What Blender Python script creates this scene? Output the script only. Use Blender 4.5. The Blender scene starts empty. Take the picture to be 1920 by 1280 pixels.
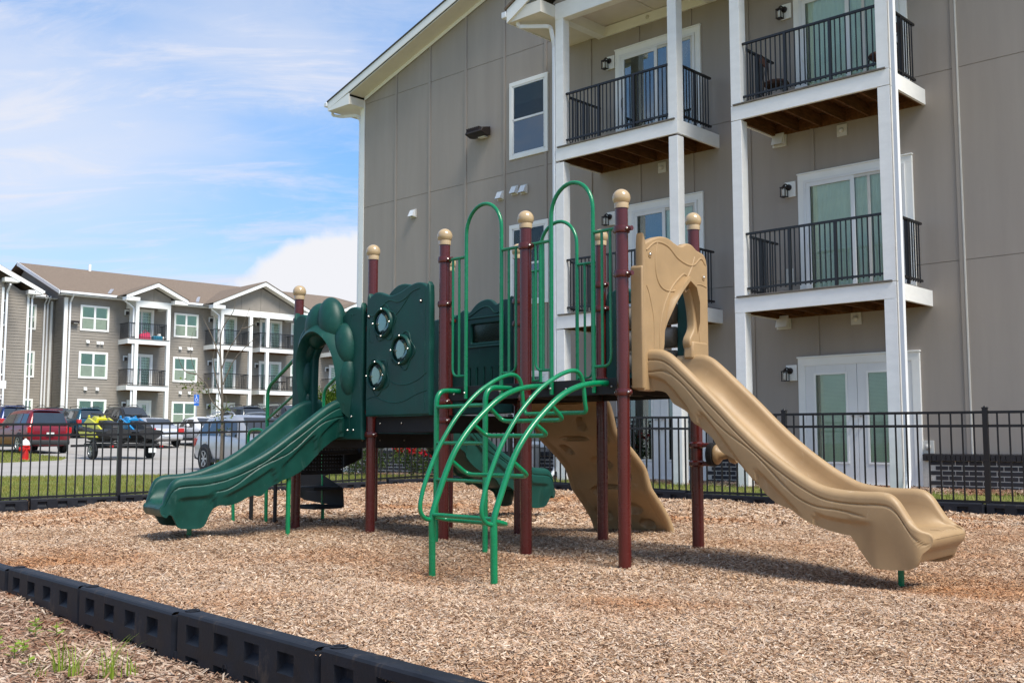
import bpy, bmesh, math, random
import numpy as np
from math import sin, cos, pi, radians, atan2, hypot, sqrt
from mathutils import Vector, Matrix, geometry
rnd = random.Random(7)
rng = np.random.default_rng(11)
sc = bpy.context.scene
C = sc.collection

# ------------------------------------------------------------ camera, sky, sun, exposure
cam = bpy.data.cameras.new('camera'); cam.lens = 37.5; cam.sensor_width = 36
cam.clip_start = .05; cam.clip_end = 3000
co = bpy.data.objects.new('camera', cam); C.objects.link(co)
co.location = (0, 0, .85); co.rotation_euler = (radians(95.4), 0, 0)
sc.camera = co
SUN_EL, SUN_AZ = radians(54), radians(140)      # azimuth clockwise from +Y: the sun stands to the right
w = bpy.data.worlds.new('World'); sc.world = w; w.use_nodes = True
nt = w.node_tree; N = nt.nodes; L = nt.links; N.clear()
out = N.new('ShaderNodeOutputWorld'); bg = N.new('ShaderNodeBackground'); bg.inputs[1].default_value = .15
sky = N.new('ShaderNodeTexSky'); sky.sky_type = 'NISHITA'; sky.sun_disc = False
sky.sun_elevation = SUN_EL; sky.sun_rotation = SUN_AZ; sky.air_density = 1.0; sky.dust_density = .6; sky.ozone_density = 1.6
tc = N.new('ShaderNodeTexCoord')
# project the view direction onto a cloud layer: p = dir.xy / (dir.z + k)
sep = N.new('ShaderNodeSeparateXYZ'); L.new(tc.outputs['Generated'], sep.inputs[0])
def wm(op, a, b=None, c=None):
    n = N.new('ShaderNodeMath'); n.operation = op
    for i, q in enumerate((a, b, c)):
        if q is None: continue
        if isinstance(q, (int, float)): n.inputs[i].default_value = q
        else: L.new(q, n.inputs[i])
    return n.outputs[0]
zz = wm('ADD', wm('MAXIMUM', sep.outputs[2], 0.0), .17)
comb = N.new('ShaderNodeCombineXYZ'); L.new(wm('DIVIDE', sep.outputs[0], zz), comb.inputs[0]); L.new(wm('DIVIDE', sep.outputs[1], zz), comb.inputs[1])
def wnoise(scale, detail, rough, dist, mscale, rot, loc=(0, 0, 0)):
    mp = N.new('ShaderNodeMapping'); mp.inputs['Scale'].default_value = mscale; mp.inputs['Rotation'].default_value = (0, 0, rot); mp.inputs['Location'].default_value = loc
    L.new(comb.outputs[0], mp.inputs[0])
    n = N.new('ShaderNodeTexNoise'); n.inputs['Scale'].default_value = scale; n.inputs['Detail'].default_value = detail
    n.inputs['Roughness'].default_value = rough; n.inputs['Distortion'].default_value = dist
    L.new(mp.outputs[0], n.inputs['Vector']); return n.outputs['Fac']
def wramp(x, a, b, lo=0., hi=1.):
    n = N.new('ShaderNodeMapRange'); n.interpolation_type = 'SMOOTHSTEP'
    for i, q in enumerate((a, b, lo, hi)): n.inputs[i + 1].default_value = q
    L.new(x, n.inputs[0]); return n.outputs[0]
wisps = wramp(wnoise(2.3, 11, .66, .9, (.8, 2.4, 1), .45, (3.1, 1.2, 0)), .44, .70, 0, 1.0)
veil = wramp(wnoise(.9, 7, .55, .5, (1, 1.5, 1), -.3, (7.4, 2.3, 0)), .36, .64, .16, .8)
puff = wramp(wnoise(.62, 8, .55, .25, (1, 1, 1), 0, (1.6, 4.2, 0)), .56, .66, 0, .95)
low = wramp(sep.outputs[2], .34, .12)                     # cumulus only in the lower sky
puff = wm('MULTIPLY', puff, low)
def bank(az, el, s0, s1, amt, sc_):                        # one bank of cloud standing at a compass bearing
    dt = N.new('ShaderNodeVectorMath'); dt.operation = 'DISTANCE'; st_ = N.new('ShaderNodeVectorMath'); st_.operation = 'MULTIPLY'; st_.inputs[1].default_value = (1, 1, 1.7)
    L.new(tc.outputs['Generated'], st_.inputs[0]); L.new(st_.outputs[0], dt.inputs[0])
    dt.inputs[1].default_value = (sin(az) * cos(el), cos(az) * cos(el), sin(el) * 1.7)
    nn = N.new('ShaderNodeTexNoise'); nn.inputs['Scale'].default_value = sc_; nn.inputs['Detail'].default_value = 9; nn.inputs['Roughness'].default_value = .58; L.new(tc.outputs['Generated'], nn.inputs['Vector'])
    fall = wramp(dt.outputs['Value'], s0, s1, 1, 0)
    if amt > .9: return wramp(wm('ADD', wm('MULTIPLY', nn.outputs['Fac'], .9), wm('MULTIPLY', fall, .55)), .62, .84, 0, amt)
    return wm('MULTIPLY', fall, wramp(wm('ADD', nn.outputs['Fac'], wm('MULTIPLY', fall, .22)), .38, .62, 0, amt))
for bk_ in ((radians(-9.5), radians(7.0), .05, .17, 1.0, 9), (radians(-27), radians(14), .0, .34, .55, 4), (radians(-20), radians(7), .0, .30, .35, 6), (radians(-14), radians(20), .0, .2, .3, 7)): puff = wm('MAXIMUM', puff, bank(*bk_))
cl = wm('MINIMUM', wm('MAXIMUM', wm('MULTIPLY', puff, 1.0), 0.0), 1.0)
vl = wm('MINIMUM', wm('ADD', wm('MULTIPLY', wisps, .55), wm('MULTIPLY', veil, .68)), 1.0)
vl = wm('MAXIMUM', vl, wramp(sep.outputs[2], .22, -.02, 0, .35))
skyc = N.new('ShaderNodeMix'); skyc.data_type = 'RGBA'; skyc.blend_type = 'MULTIPLY'; skyc.inputs[0].default_value = 1
L.new(sky.outputs[0], skyc.inputs[6]); skyc.inputs[7].default_value = (.31, .53, .66, 1)
mx = N.new('ShaderNodeMix'); mx.data_type = 'RGBA'
hzm = N.new('ShaderNodeMix'); hzm.data_type = 'RGBA'; hzm.blend_type = 'MULTIPLY'; hzm.inputs[0].default_value = 1; L.new(skyc.outputs[2], hzm.inputs[6])
hc = N.new('ShaderNodeCombineXYZ'); hv = wramp(sep.outputs[2], -.05, .45, .0, 1.0)
L.new(wm('ADD', wm('MULTIPLY', hv, .06), .94), hc.inputs[0]); L.new(wm('ADD', wm('MULTIPLY', hv, .26), .74), hc.inputs[1]); L.new(wm('ADD', wm('MULTIPLY', hv, .2), .8), hc.inputs[2]); L.new(hc.outputs[0], hzm.inputs[7])
mv = N.new('ShaderNodeMix'); mv.data_type = 'RGBA'; L.new(vl, mv.inputs[0]); L.new(hzm.outputs[2], mv.inputs[6]); mv.inputs[7].default_value = (2.05, 2.22, 2.72, 1)
L.new(cl, mx.inputs[0]); L.new(mv.outputs[2], mx.inputs[6]); mx.inputs[7].default_value = (2.6, 2.62, 2.75, 1)
L.new(mx.outputs[2], bg.inputs[0]); L.new(bg.outputs[0], out.inputs[0])
sl = bpy.data.lights.new('sun', 'SUN'); sl.energy = 2.3; sl.angle = radians(26); sl.color = (1, .93, .82)
so = bpy.data.objects.new('sun', sl); C.objects.link(so)
sv = Vector((sin(SUN_AZ) * cos(SUN_EL), cos(SUN_AZ) * cos(SUN_EL), sin(SUN_EL)))
so.rotation_euler = (-sv).to_track_quat('-Z', 'Y').to_euler(); so.location = (20, 0, 30)
sc.view_settings.view_transform = 'Standard'; sc.view_settings.look = 'None'
sc.view_settings.exposure = 1.2; sc.view_settings.gamma = 1; sc.view_settings.use_curve_mapping = False

# ------------------------------------------------------------ materials
def M(name, col, rough=.55, var=.08, vs=4, bump=0, bs=60, metal=0, spec=.5, coat=0, stretch=(1, 1, 1), col2=None, ramp=(.35, .65), det=5, rvar=0, wear=None):
    m = bpy.data.materials.new(name); m.use_nodes = True
    t = m.node_tree; n = t.nodes; b = n['Principled BSDF']
    b.inputs['Roughness'].default_value = rough; b.inputs['Metallic'].default_value = metal
    b.inputs['Specular IOR Level'].default_value = spec; b.inputs['Coat Weight'].default_value = coat; b.inputs['Coat Roughness'].default_value = .08
    tcn = n.new('ShaderNodeTexCoord'); mp = n.new('ShaderNodeMapping'); mp.inputs['Scale'].default_value = stretch
    t.links.new(tcn.outputs['Object'], mp.inputs[0])
    no = n.new('ShaderNodeTexNoise'); no.inputs['Scale'].default_value = vs; no.inputs['Detail'].default_value = det; no.inputs['Roughness'].default_value = .6
    t.links.new(mp.outputs[0], no.inputs['Vector'])
    cr = n.new('ShaderNodeValToRGB'); cr.color_ramp.elements[0].position = ramp[0]; cr.color_ramp.elements[1].position = ramp[1]
    c2 = col2 if col2 else tuple(min(1, q * (1 + var)) for q in col); c1 = col if col2 else tuple(q * (1 - var) for q in col)
    cr.color_ramp.elements[0].color = (*c1, 1); cr.color_ramp.elements[1].color = (*c2, 1)
    t.links.new(no.outputs['Fac'], cr.inputs[0]); t.links.new(cr.outputs[0], b.inputs['Base Color'])
    if wear:                                             # scuffs and dust: thin pale marks of their own shape
        wn = n.new('ShaderNodeTexNoise'); wn.inputs['Scale'].default_value = wear[1]; wn.inputs['Detail'].default_value = 7; wn.inputs['Roughness'].default_value = .7; wn.inputs['Distortion'].default_value = 1.5
        wp_ = n.new('ShaderNodeMapping'); wp_.inputs['Scale'].default_value = (1, 1, .35); t.links.new(tcn.outputs['Object'], wp_.inputs[0]); t.links.new(wp_.outputs[0], wn.inputs['Vector'])
        wr = n.new('ShaderNodeMapRange'); wr.inputs[1].default_value = .60; wr.inputs[2].default_value = .72; wr.inputs[4].default_value = wear[2]; t.links.new(wn.outputs['Fac'], wr.inputs[0])
        wx = n.new('ShaderNodeMix'); wx.data_type = 'RGBA'; wx.inputs[7].default_value = (*wear[0], 1); t.links.new(wr.outputs[0], wx.inputs[0]); t.links.new(cr.outputs[0], wx.inputs[6]); t.links.new(wx.outputs[2], b.inputs['Base Color'])
    if rvar:
        mr = n.new('ShaderNodeMapRange'); mr.inputs[1].default_value = .3; mr.inputs[2].default_value = .7; mr.inputs[3].default_value = rough - rvar; mr.inputs[4].default_value = rough + rvar
        t.links.new(no.outputs['Fac'], mr.inputs[0]); t.links.new(mr.outputs[0], b.inputs['Roughness'])
    if bump:
        nb = n.new('ShaderNodeTexNoise'); nb.inputs['Scale'].default_value = bs; nb.inputs['Detail'].default_value = 4
        t.links.new(mp.outputs[0], nb.inputs['Vector'])
        bn = n.new('ShaderNodeBump'); bn.inputs['Strength'].default_value = .6; bn.inputs['Distance'].default_value = bump
        t.links.new(nb.outputs['Fac'], bn.inputs['Height']); t.links.new(bn.outputs[0], b.inputs['Normal'])
    return m
def M_island(name, cols, rough=.8, extra=None, sheen=0, trans=0, lowc=None):
    """each loose piece of the mesh takes its own colour"""
    m = bpy.data.materials.new(name); m.use_nodes = True
    t = m.node_tree; n = t.nodes; b = n['Principled BSDF']; b.inputs['Roughness'].default_value = rough
    b.inputs['Specular IOR Level'].default_value = .25
    g = n.new('ShaderNodeNewGeometry'); cr = n.new('ShaderNodeValToRGB'); cr.color_ramp.interpolation = 'LINEAR'
    while len(cr.color_ramp.elements) < len(cols): cr.color_ramp.elements.new(.5)
    for i, c in enumerate(cols):
        cr.color_ramp.elements[i].position = i / (len(cols) - 1); cr.color_ramp.elements[i].color = (*c, 1)
    t.links.new(g.outputs['Random Per Island'], cr.inputs[0])
    last = cr.outputs[0]
    if extra:                                            # broad patches of another tone
        tcn = n.new('ShaderNodeTexCoord'); no = n.new('ShaderNodeTexNoise'); no.inputs['Scale'].default_value = extra[1]; no.inputs['Detail'].default_value = 4
        t.links.new(tcn.outputs['Object'], no.inputs['Vector'])
        mr = n.new('ShaderNodeMapRange'); mr.inputs[1].default_value = extra[2]; mr.inputs[2].default_value = extra[3]; mr.inputs[4].default_value = extra[4]
        t.links.new(no.outputs['Fac'], mr.inputs[0])
        mi = n.new('ShaderNodeMix'); mi.data_type = 'RGBA'; mi.blend_type = 'MULTIPLY'; mi.inputs[7].default_value = (*extra[0], 1)
        t.links.new(mr.outputs[0], mi.inputs[0]); t.links.new(last, mi.inputs[6]); last = mi.outputs[2]
    t.links.new(last, b.inputs['Base Color'])
    if trans:
        tr = n.new('ShaderNodeBsdfTranslucent'); t.links.new(last, tr.inputs[0]); ms = n.new('ShaderNodeMixShader'); ms.inputs[0].default_value = trans
        t.links.new(b.outputs[0], ms.inputs[1]); t.links.new(tr.outputs[0], ms.inputs[2]); t.links.new(ms.outputs[0], n['Material Output'].inputs[0])
    return m
def M_glass(name, tint=(.8, .9, .88), refl=.12, rough=.02):
    m = bpy.data.materials.new(name); m.use_nodes = True
    t = m.node_tree; n = t.nodes; n.remove(n['Principled BSDF'])
    tr = n.new('ShaderNodeBsdfTransparent'); tr.inputs[0].default_value = (*tint, 1)
    gl = n.new('ShaderNodeBsdfGlossy'); gl.inputs['Roughness'].default_value = rough; gl.inputs[0].default_value = (.95, 1, 1, 1)
    fr = n.new('ShaderNodeFresnel'); fr.inputs[0].default_value = 1.5
    ad = n.new('ShaderNodeMath'); ad.operation = 'ADD'; ad.inputs[1].default_value = refl; t.links.new(fr.outputs[0], ad.inputs[0])
    mi = n.new('ShaderNodeMixShader'); t.links.new(ad.outputs[0], mi.inputs[0]); t.links.new(tr.outputs[0], mi.inputs[1]); t.links.new(gl.outputs[0], mi.inputs[2])
    t.links.new(mi.outputs[0], n['Material Output'].inputs[0]); return m

m_siding = M('painted fibre cement', (.355, .31, .27), .75, .05, 1.1, .0022, 55, spec=.25, stretch=(2.2, 2.2, .22), det=8)
m_lap = M('lap siding paint', (.285, .255, .22), .75, .06, 2, spec=.25)
m_trim = M('white trim paint', (.89, .885, .86), .6, .035, 3, .0035, 28, spec=.3, stretch=(1, 1, 2.2))
m_trims = M('smooth white trim', (.89, .885, .85), .5, .03, 2, spec=.35)
m_soffit = M('soffit panel', (.78, .74, .66), .7, .03, 3, spec=.2)
m_vinyl = M('white vinyl', (.8, .8, .79), .35, .02, 3)
m_downs = M('white aluminium downspout', (.82, .83, .84), .35, .02, 3)
m_wood = M('treated timber', (.13, .058, .02), .8, .3, 9, .001, 60, spec=.2, stretch=(3, .6, 3))
m_deckb = M('grey brown deck board', (.17, .15, .13), .8, .15, 6, spec=.2)
m_rail = M('black railing', (.012, .012, .014), .4, .1, 5, spec=.5)
m_glass = M_glass('window glass', (.90, .94, .90), -.01)
m_glassd = M_glass('reflective glass', (.42, .5, .5), .12)
m_blind = M('pale blind', (.80, .83, .74), .6, .05, 4)
m_dark = M('dark interior', (.02, .025, .027), .9, .2, 2)
m_metalb = M('bronze fixture', (.03, .022, .02), .45, .1, 5, metal=.4)
m_bulb = M('frosted lamp glass', (.7, .68, .62), .2, .03, 5)
m_brick = M_island('charcoal brick', [(.030, .031, .036), (.05, .05, .057), (.036, .036, .042), (.07, .062, .058), (.042, .04, .046)], .75)
m_mortar = M('pale mortar', (.62, .58, .51), .9, .1, 30, .002, 120)
m_roof = M('brown shingle', (.195, .15, .115), .9, .28, 9, .01, 14, spec=.15, stretch=(1, 3, 3), det=9)
m_roofedge = M('dark shingle edge', (.06, .055, .05), .9, .15, 6)
m_grey = M('grey vent plastic', (.62, .60, .55), .5, .05, 8)
m_steel = M('galvanised steel', (.55, .56, .58), .35, .1, 6, metal=.8)

# playground finishes
m_post = M('maroon powder coat', (.085, .0105, .0085), .27, .06, 7, spec=.5, coat=.15, rvar=.03)
m_green = M('bright green powder coat', (.0, .19, .072), .27, .07, 9, spec=.5, coat=.15, rvar=.04)
m_dgreen = M('dark green moulded plastic', (.004, .052, .040), .44, .18, 5, .0008, 260, spec=.32, rvar=.08, wear=((.06, .13, .11), 11, .5))
m_beige = M('tan moulded plastic', (.37, .245, .125), .45, .07, 5, .0009, 260, spec=.4, rvar=.06, wear=((.50, .40, .28), 9, .45))
m_ball = M('tan ball cap', (.46, .33, .18), .22, .06, 8, spec=.6, coat=.3)
m_taupe = M('taupe drum plastic', (.20, .165, .13), .45, .08, 5, .0005, 200)
m_deck = M('black vinyl coated deck', (.008, .0075, .008), .7, .2, 10, .001, 120)
m_bolt = M('zinc bolt', (.55, .53, .5), .3, .05, 20, metal=.9)
m_bubble = M_glass('clear bubble window', (.5, .56, .52), -.04, .10)
m_timber = M('black border plastic', (.016, .018, .024), .55, .25, 8, .0012, 90, spec=.18, rvar=.08, wear=((.12, .09, .065), 7, .55))

m_fence = M('black aluminium fence', (.009, .009, .010), .38, .1, 6, spec=.5)

# ------------------------------------------------------------ mesh helpers
class MB:
    def __init__(s): s.v = []; s.f = []
    def add(s, vs, fs):
        o = len(s.v); s.v.extend([tuple(p) for p in vs]); s.f.extend([tuple(i + o for i in f) for f in fs]); return s
    def box(s, x0, x1, y0, y1, z0, z1):
        if x0 > x1: x0, x1 = x1, x0
        if y0 > y1: y0, y1 = y1, y0
        return s.add([(x, y, z) for z in (z0, z1) for x, y in ((x0, y0), (x1, y0), (x1, y1), (x0, y1))],
                     [(3, 2, 1, 0), (4, 5, 6, 7), (0, 1, 5, 4), (1, 2, 6, 5), (2, 3, 7, 6), (3, 0, 4, 7)])
    def bar(s, a, b, wd, ht, up=(0, 0, 1)):
        a = Vector(a); b = Vector(b); d = (b - a).normalized(); u = Vector(up)
        if abs(d.dot(u)) > .98: u = Vector((1, 0, 0))
        r = d.cross(u).normalized() * wd / 2; u = r.cross(d).normalized() * ht / 2
        return s.add([a - r - u, a + r - u, a + r + u, a - r + u, b - r - u, b + r - u, b + r + u, b - r + u],
                     [(0, 1, 2, 3), (7, 6, 5, 4), (4, 5, 1, 0), (5, 6, 2, 1), (6, 7, 3, 2), (7, 4, 0, 3)])
    def prism(s, poly, fn, t0, t1):
        """poly in 2D, fn(a,b,t) -> 3D point"""
        n = len(poly)
        return s.add([fn(a, b, t0) for a, b in poly] + [fn(a, b, t1) for a, b in poly],
                     [tuple(range(n))[::-1], tuple(range(n, 2 * n))] + [(i, (i + 1) % n, (i + 1) % n + n, i + n) for i in range(n)])
    def tube(s, pts, r, n=12, closed=False):
        P = [Vector(p) for p in pts]; m = len(P); vs = []; fs = []
        rr = r if isinstance(r, (list, tuple)) else [r] * m
        t = (P[1] - P[0]).normalized(); u = Vector((0, 0, 1)) if abs(t.z) < .9 else Vector((1, 0, 0))
        nrm = (u - t * u.dot(t)).normalized()
        for i in range(m):
            if closed: t = (P[(i + 1) % m] - P[i - 1]).normalized()
            else: t = (P[min(i + 1, m - 1)] - P[max(i - 1, 0)]).normalized()
            nrm = (nrm - t * nrm.dot(t)).normalized(); bn = t.cross(nrm)
            for k in range(n):
                a = 2 * pi * k / n; vs.append(P[i] + (nrm * cos(a) + bn * sin(a)) * rr[i])
        for i in range(m if closed else m - 1):
            j = (i + 1) % m
            for k in range(n): fs.append((i * n + k, i * n + (k + 1) % n, j * n + (k + 1) % n, j * n + k))
        if not closed: fs += [tuple(range(n))[::-1], tuple(range((m - 1) * n, m * n))]
        return s.add(vs, fs)
    def lathe(s, prof, c=(0, 0, 0), n=20, axis=(0, 0, 1)):
        ax = Vector(axis).normalized(); u = Vector((1, 0, 0)) if abs(ax.x) < .9 else Vector((0, 1, 0))
        u = (u - ax * u.dot(ax)).normalized(); v = ax.cross(u); c = Vector(c); m = len(prof)
        vs = [c + ax * z + (u * cos(2 * pi * k / n) + v * sin(2 * pi * k / n)) * r for r, z in prof for k in range(n)]
        fs = [(i * n + k, i * n + (k + 1) % n, (i + 1) * n + (k + 1) % n, (i + 1) * n + k) for i in range(m - 1) for k in range(n)]
        fs += [tuple(range(n))[::-1], tuple(range((m - 1) * n, m * n))]
        return s.add(vs, fs)
    def ball(s, c, r, n=20, sq=(1, 1, 1)):
        o = len(s.v); s.lathe([(max(1e-4, r * sin(pi * i / (n // 2))), -r * cos(pi * i / (n // 2))) for i in range(n // 2 + 1)], (0, 0, 0), n)
        for i in range(o, len(s.v)): s.v[i] = (s.v[i][0] * sq[0] + c[0], s.v[i][1] * sq[1] + c[1], s.v[i][2] * sq[2] + c[2])
        return s
    def loft(s, rings, closed=True, caps=True):
        n = len(rings[0]); m = len(rings); vs = [p for r in rings for p in r]
        fs = [(i * n + k, i * n + (k + 1) % n, (i + 1) * n + (k + 1) % n, (i + 1) * n + k) for i in range(m - 1) for k in range(n if closed else n - 1)]
        if caps: fs += [tuple(range(n))[::-1], tuple(range((m - 1) * n, m * n))]
        return s.add(vs, fs)
    def mesh(s, name, mat=None, smooth=35, recalc=True):
        me = bpy.data.meshes.new(name); me.from_pydata(s.v, [], s.f)
        if recalc:
            bm = bmesh.new(); bm.from_mesh(me); bmesh.ops.recalc_face_normals(bm, faces=bm.faces); bm.to_mesh(me); bm.free()
        if smooth:
            me.shade_smooth(); me.set_sharp_from_angle(angle=radians(smooth))
        if mat: me.materials.append(mat)
        return me
def link(name, me, parent=None, world=False, loc=None):
    o = bpy.data.objects.new(name, me); C.objects.link(o)
    if parent is not None:
        o.parent = parent
        if world: o.location = -Vector(parent.location)
    if loc is not None: o.location = loc
    return o
def part(name, mb, mat, parent, world=False, smooth=35, bevel=0, label=None, stuff=False):
    o = link(name, mb.mesh(name, mat, smooth), parent, world)
    if bevel:
        b = o.modifiers.new('bevel', 'BEVEL'); b.width = bevel; b.segments = 2; b.limit_method = 'ANGLE'
    if label: o['label'] = label
    if stuff: o['kind'] = 'stuff'
    return o
def thing(name, label, cat, loc=(0, 0, 0), rz=0, group=None):
    o = bpy.data.objects.new(name, None); C.objects.link(o); o.empty_display_size = .3
    o.location = loc; o.rotation_euler = (0, 0, rz); o['label'] = label; o['category'] = cat
    if group: o['group'] = group
    return o
def tag(o, label, cat, group=None):
    o['label'] = label; o['category'] = cat
    if group: o['group'] = group
    return o
def dup(root, loc=None, rz=None, label=None, group=None):
    def cp(o, par):
        c = o.copy(); C.objects.link(c); c.parent = par
        for ch in list(o.children): cp(ch, c)
        return c
    r = cp(root, None)
    if loc is not None: r.location = loc
    if rz is not None: r.rotation_euler = (0, 0, rz)
    if label: r['label'] = label
    if group: r['group'] = group
    return r
def fillet(pts, r, n=6):
    P = [Vector(p) for p in pts]; o = [P[0]]
    for i in range(1, len(P) - 1):
        a = P[i - 1] - P[i]; b = P[i + 1] - P[i]; rr = r[i - 1] if isinstance(r, (list, tuple)) else r
        k = min(rr, a.length * .49, b.length * .49); A = P[i] + a.normalized() * k; B = P[i] + b.normalized() * k
        for j in range(n + 1):
            t = j / n; o.append(A * (1 - t) ** 2 + P[i] * 2 * t * (1 - t) + B * t * t)
    o.append(P[-1]); return o
def spline(pts, n=6):
    P = [Vector(p) for p in pts]; P = [P[0] * 2 - P[1]] + P + [P[-1] * 2 - P[-2]]; o = []
    for i in range(1, len(P) - 2):
        for j in range(n):
            t = j / n; a, b, c, d = P[i - 1:i + 3]
            o.append(.5 * ((2 * b) + (c - a) * t + (2 * a - 5 * b + 4 * c - d) * t * t + (3 * b - a - 3 * c + d) * t ** 3))
    o.append(P[-2]); return o
def lerp_tab(tab, x):
    return float(np.interp(x, [a for a, b in tab], [b for a, b in tab]))
def smooth_tab(tab, n=8):
    q = spline([(a, b, 0) for a, b in tab], n); return [(p.x, p.y) for p in q]
def curve_panel(name, outline, holes, depth, bevel, fn, mat, parent, world=False, res=6):
    """moulded sheet: rounded outline with holes, extruded to real thickness; fn(a,b,t)->3D"""
    cu = bpy.data.curves.new(name, 'CURVE'); cu.dimensions = '2D'; cu.fill_mode = 'BOTH'
    cu.extrude = depth / 2 - bevel; cu.bevel_depth = bevel; cu.bevel_resolution = 2
    for poly in [outline] + holes:
        sp = cu.splines.new('POLY'); sp.points.add(len(poly) - 1); sp.use_cyclic_u = True
        for i, (a, b) in enumerate(poly): sp.points[i].co = (a, b, 0, 1)
    tmp = bpy.data.objects.new('tmp', cu); C.objects.link(tmp); bpy.context.view_layer.update()
    me = bpy.data.meshes.new_from_object(tmp.evaluated_get(bpy.context.evaluated_depsgraph_get()))
    bpy.data.objects.remove(tmp); bpy.data.curves.remove(cu); me.name = name
    for v in me.vertices: v.co = fn(v.co.x, v.co.y, v.co.z)
    bm = bmesh.new(); bm.from_mesh(me); bmesh.ops.recalc_face_normals(bm, faces=bm.faces); bm.to_mesh(me); bm.free()
    me.materials.clear(); me.materials.append(mat); me.shade_smooth(); me.set_sharp_from_angle(angle=radians(30))
    return link(name, me, parent, world)
def close2(pts, n=5):
    """closed smooth loop through pts"""
    P = [Vector((a, b, 0)) for a, b in pts]; m = len(P); o = []
    for i in range(m):
        a, b, c, d = P[i - 1], P[i], P[(i + 1) % m], P[(i + 2) % m]
        for j in range(n):
            t = j / n; q = .5 * ((2 * b) + (c - a) * t + (2 * a - 5 * b + 4 * c - d) * t * t + (3 * b - a - 3 * c + d) * t ** 3); o.append((q.x, q.y))
    return o
# ------------------------------------------------------------ ground
FEN = [(-10.5, 13.9), (-6.3, 17.21), (-1.4, 21.0), (2.71, 16.12), (3.78, 14.85), (5.9, 13.33), (10.6, 9.95)]
FZ = [-.08, -.01, .17, .07, .08, .07, .05]
BF = Vector((-.683, 3.987)); BD = Vector((.665, -.747)); BD.normalize()      # foreground border line
MUL = [(p[0], p[1]) for p in FEN] + [(10.6, 1.0)] + [tuple(BF + BD * 3.9)] + [tuple(BF - BD * 12.6)]
PB = (6.63, 16.6); UB = (-.7278, .6858); VB = (.6858, .7278)
def shep(pts, x, y, p=2.6):
    x = np.asarray(x, float); y = np.asarray(y, float); W = 0; S = 0
    for a, b, z in pts:
        d = 1 / (((x - a) ** 2 + (y - b) ** 2) ** (p / 2) + 1e-4); W = W + d; S = S + d * z
    return S / W
MC = [(-7.5, 15.6, -.2), (-8.5, 13.8, -.15), (-5.2, 17.3, -.09), (-3.4, 18.6, 0), (-1.3, 20.2, .09), (.6, 18.4, .04), (2.3, 16.5, 0), (3.6, 14.7, 0), (6.2, 12.7, -.06), (9, 10, -.05),
      (-2.65, 8.8, .06), (-2.06, 10.25, .055), (-1.25, 9.5, .046), (-.56, 8.78, .05), (.105, 8.08, .012), (.77, 7.38, 0), (1.4, 8.15, .045), (.74, 8.8, .06), (1.3, 10.6, .06),
      (-.53, 7.17, -.045), (-.1, 6.75, -.045), (2.39, 6.75, -.05), (1.7, 6.9, -.02), (-2.1, 11.4, .06), (-2.4, 6.2, .05), (-1.4, 5.2, .06), (-.4, 4.2, .06), (.3, 3.4, .05),
      (1.5, 4.5, .03), (3, 4, .02), (3.5, 6.5, 0), (4.5, 9, .02), (-4, 8.6, .02), (-5.5, 11.5, -.04), (0, 13, .06), (-3, 14, .02), (3, 11.5, .03)]
def mulz(x, y):
    z = shep(MC, x, y)
    return z + .018 * np.sin(x * 3.1 + 1.3 * np.sin(y * 2.3)) * np.cos(y * 2.7 + x) + .008 * np.sin(x * 7.3 + y * 5.1)
GC = [(a, b, z) for (a, b), z in zip(FEN, FZ)] + [(-8, 22, -.04), (-2, 25, .1), (-14, 20, -.05)]
for s_ in (-8, -5, -2, 1, 3.2, 6, 9, 12, 14.5): GC.append((PB[0] + UB[0] * s_ - VB[0] * .5, PB[1] + UB[1] * s_ - VB[1] * .5, .15))
for t_, z_ in ((-10, -.03), (-5, -.045), (-3.4, -.075), (-2.2, -.125), (-.8, -.12), (0, -.125), (3, -.125)): p_ = BF + BD * t_; GC.append((p_.x - .5, p_.y - .45, z_)); GC.append((p_.x - 2, p_.y - 2, z_)); GC.append((p_.x - .1, p_.y - .1, z_ + .008))
GY = [(-300, -.12), (20, -.05), (28, -.03), (33, 0), (42, .23), (49, .41), (62, 1.15), (72, 1.55), (90, 1.7), (400, 1.8)]
def gz(x, y):
    x = np.asarray(x, float); y = np.asarray(y, float)
    a = shep(GC, x, y); b = np.interp(y, [q[0] for q in GY], [q[1] for q in GY])
    t = np.clip((y - 24) / 5, 0, 1); t = t * t * (3 - 2 * t)
    far = np.clip((np.hypot(x, y) - 45) / 30, 0, 1) * (y < 30); t = np.maximum(t, far)
    return a * (1 - t) + b * t
def g1(x, y): return float(gz(x, y))
def inside(poly, x, y):
    x = np.asarray(x); y = np.asarray(y); r = np.zeros(x.shape, bool); n = len(poly)
    for i in range(n):
        x0, y0 = poly[i]; x1, y1 = poly[(i + 1) % n]
        c = ((y0 > y) != (y1 > y)) & (x < (x1 - x0) * (y - y0) / (y1 - y0 + 1e-12) + x0); r ^= c
    return r
ROAD = [(-60, 27.0), (-13.4, 27.8), (-10.5, 28.6), (-8.3, 30.6), (-4, 33.5), (6, 44), (20, 75), (4, 96), (-3.9, 89.4), (-27.6, 67.4), (-31, 64), (-60, 58)]
ISL = [(-60, 37.2), (-18.2, 37.8), (-16.9, 40.2), (-17.6, 42.5), (-24.5, 51), (-60, 70)]
WALK = [(-60, 25.8), (-13.2, 26.6), (-10.0, 27.4), (-7.6, 29.6), (-3.2, 32.6), (7.2, 43.4), (6, 44), (-4, 33.5), (-8.3, 30.6), (-10.5, 28.6), (-13.4, 27.8), (-60, 27)]
BED = [tuple(BF + BD * 3.9), tuple(BF - BD * 12.6), tuple(BF - BD * 12.6 + Vector((-4, -4))), tuple(BF + BD * 3.9 + Vector((-4, -4)))]
def bl(s, t): return (PB[0] + UB[0] * s - VB[0] * t, PB[1] + UB[1] * s - VB[1] * t)
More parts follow.
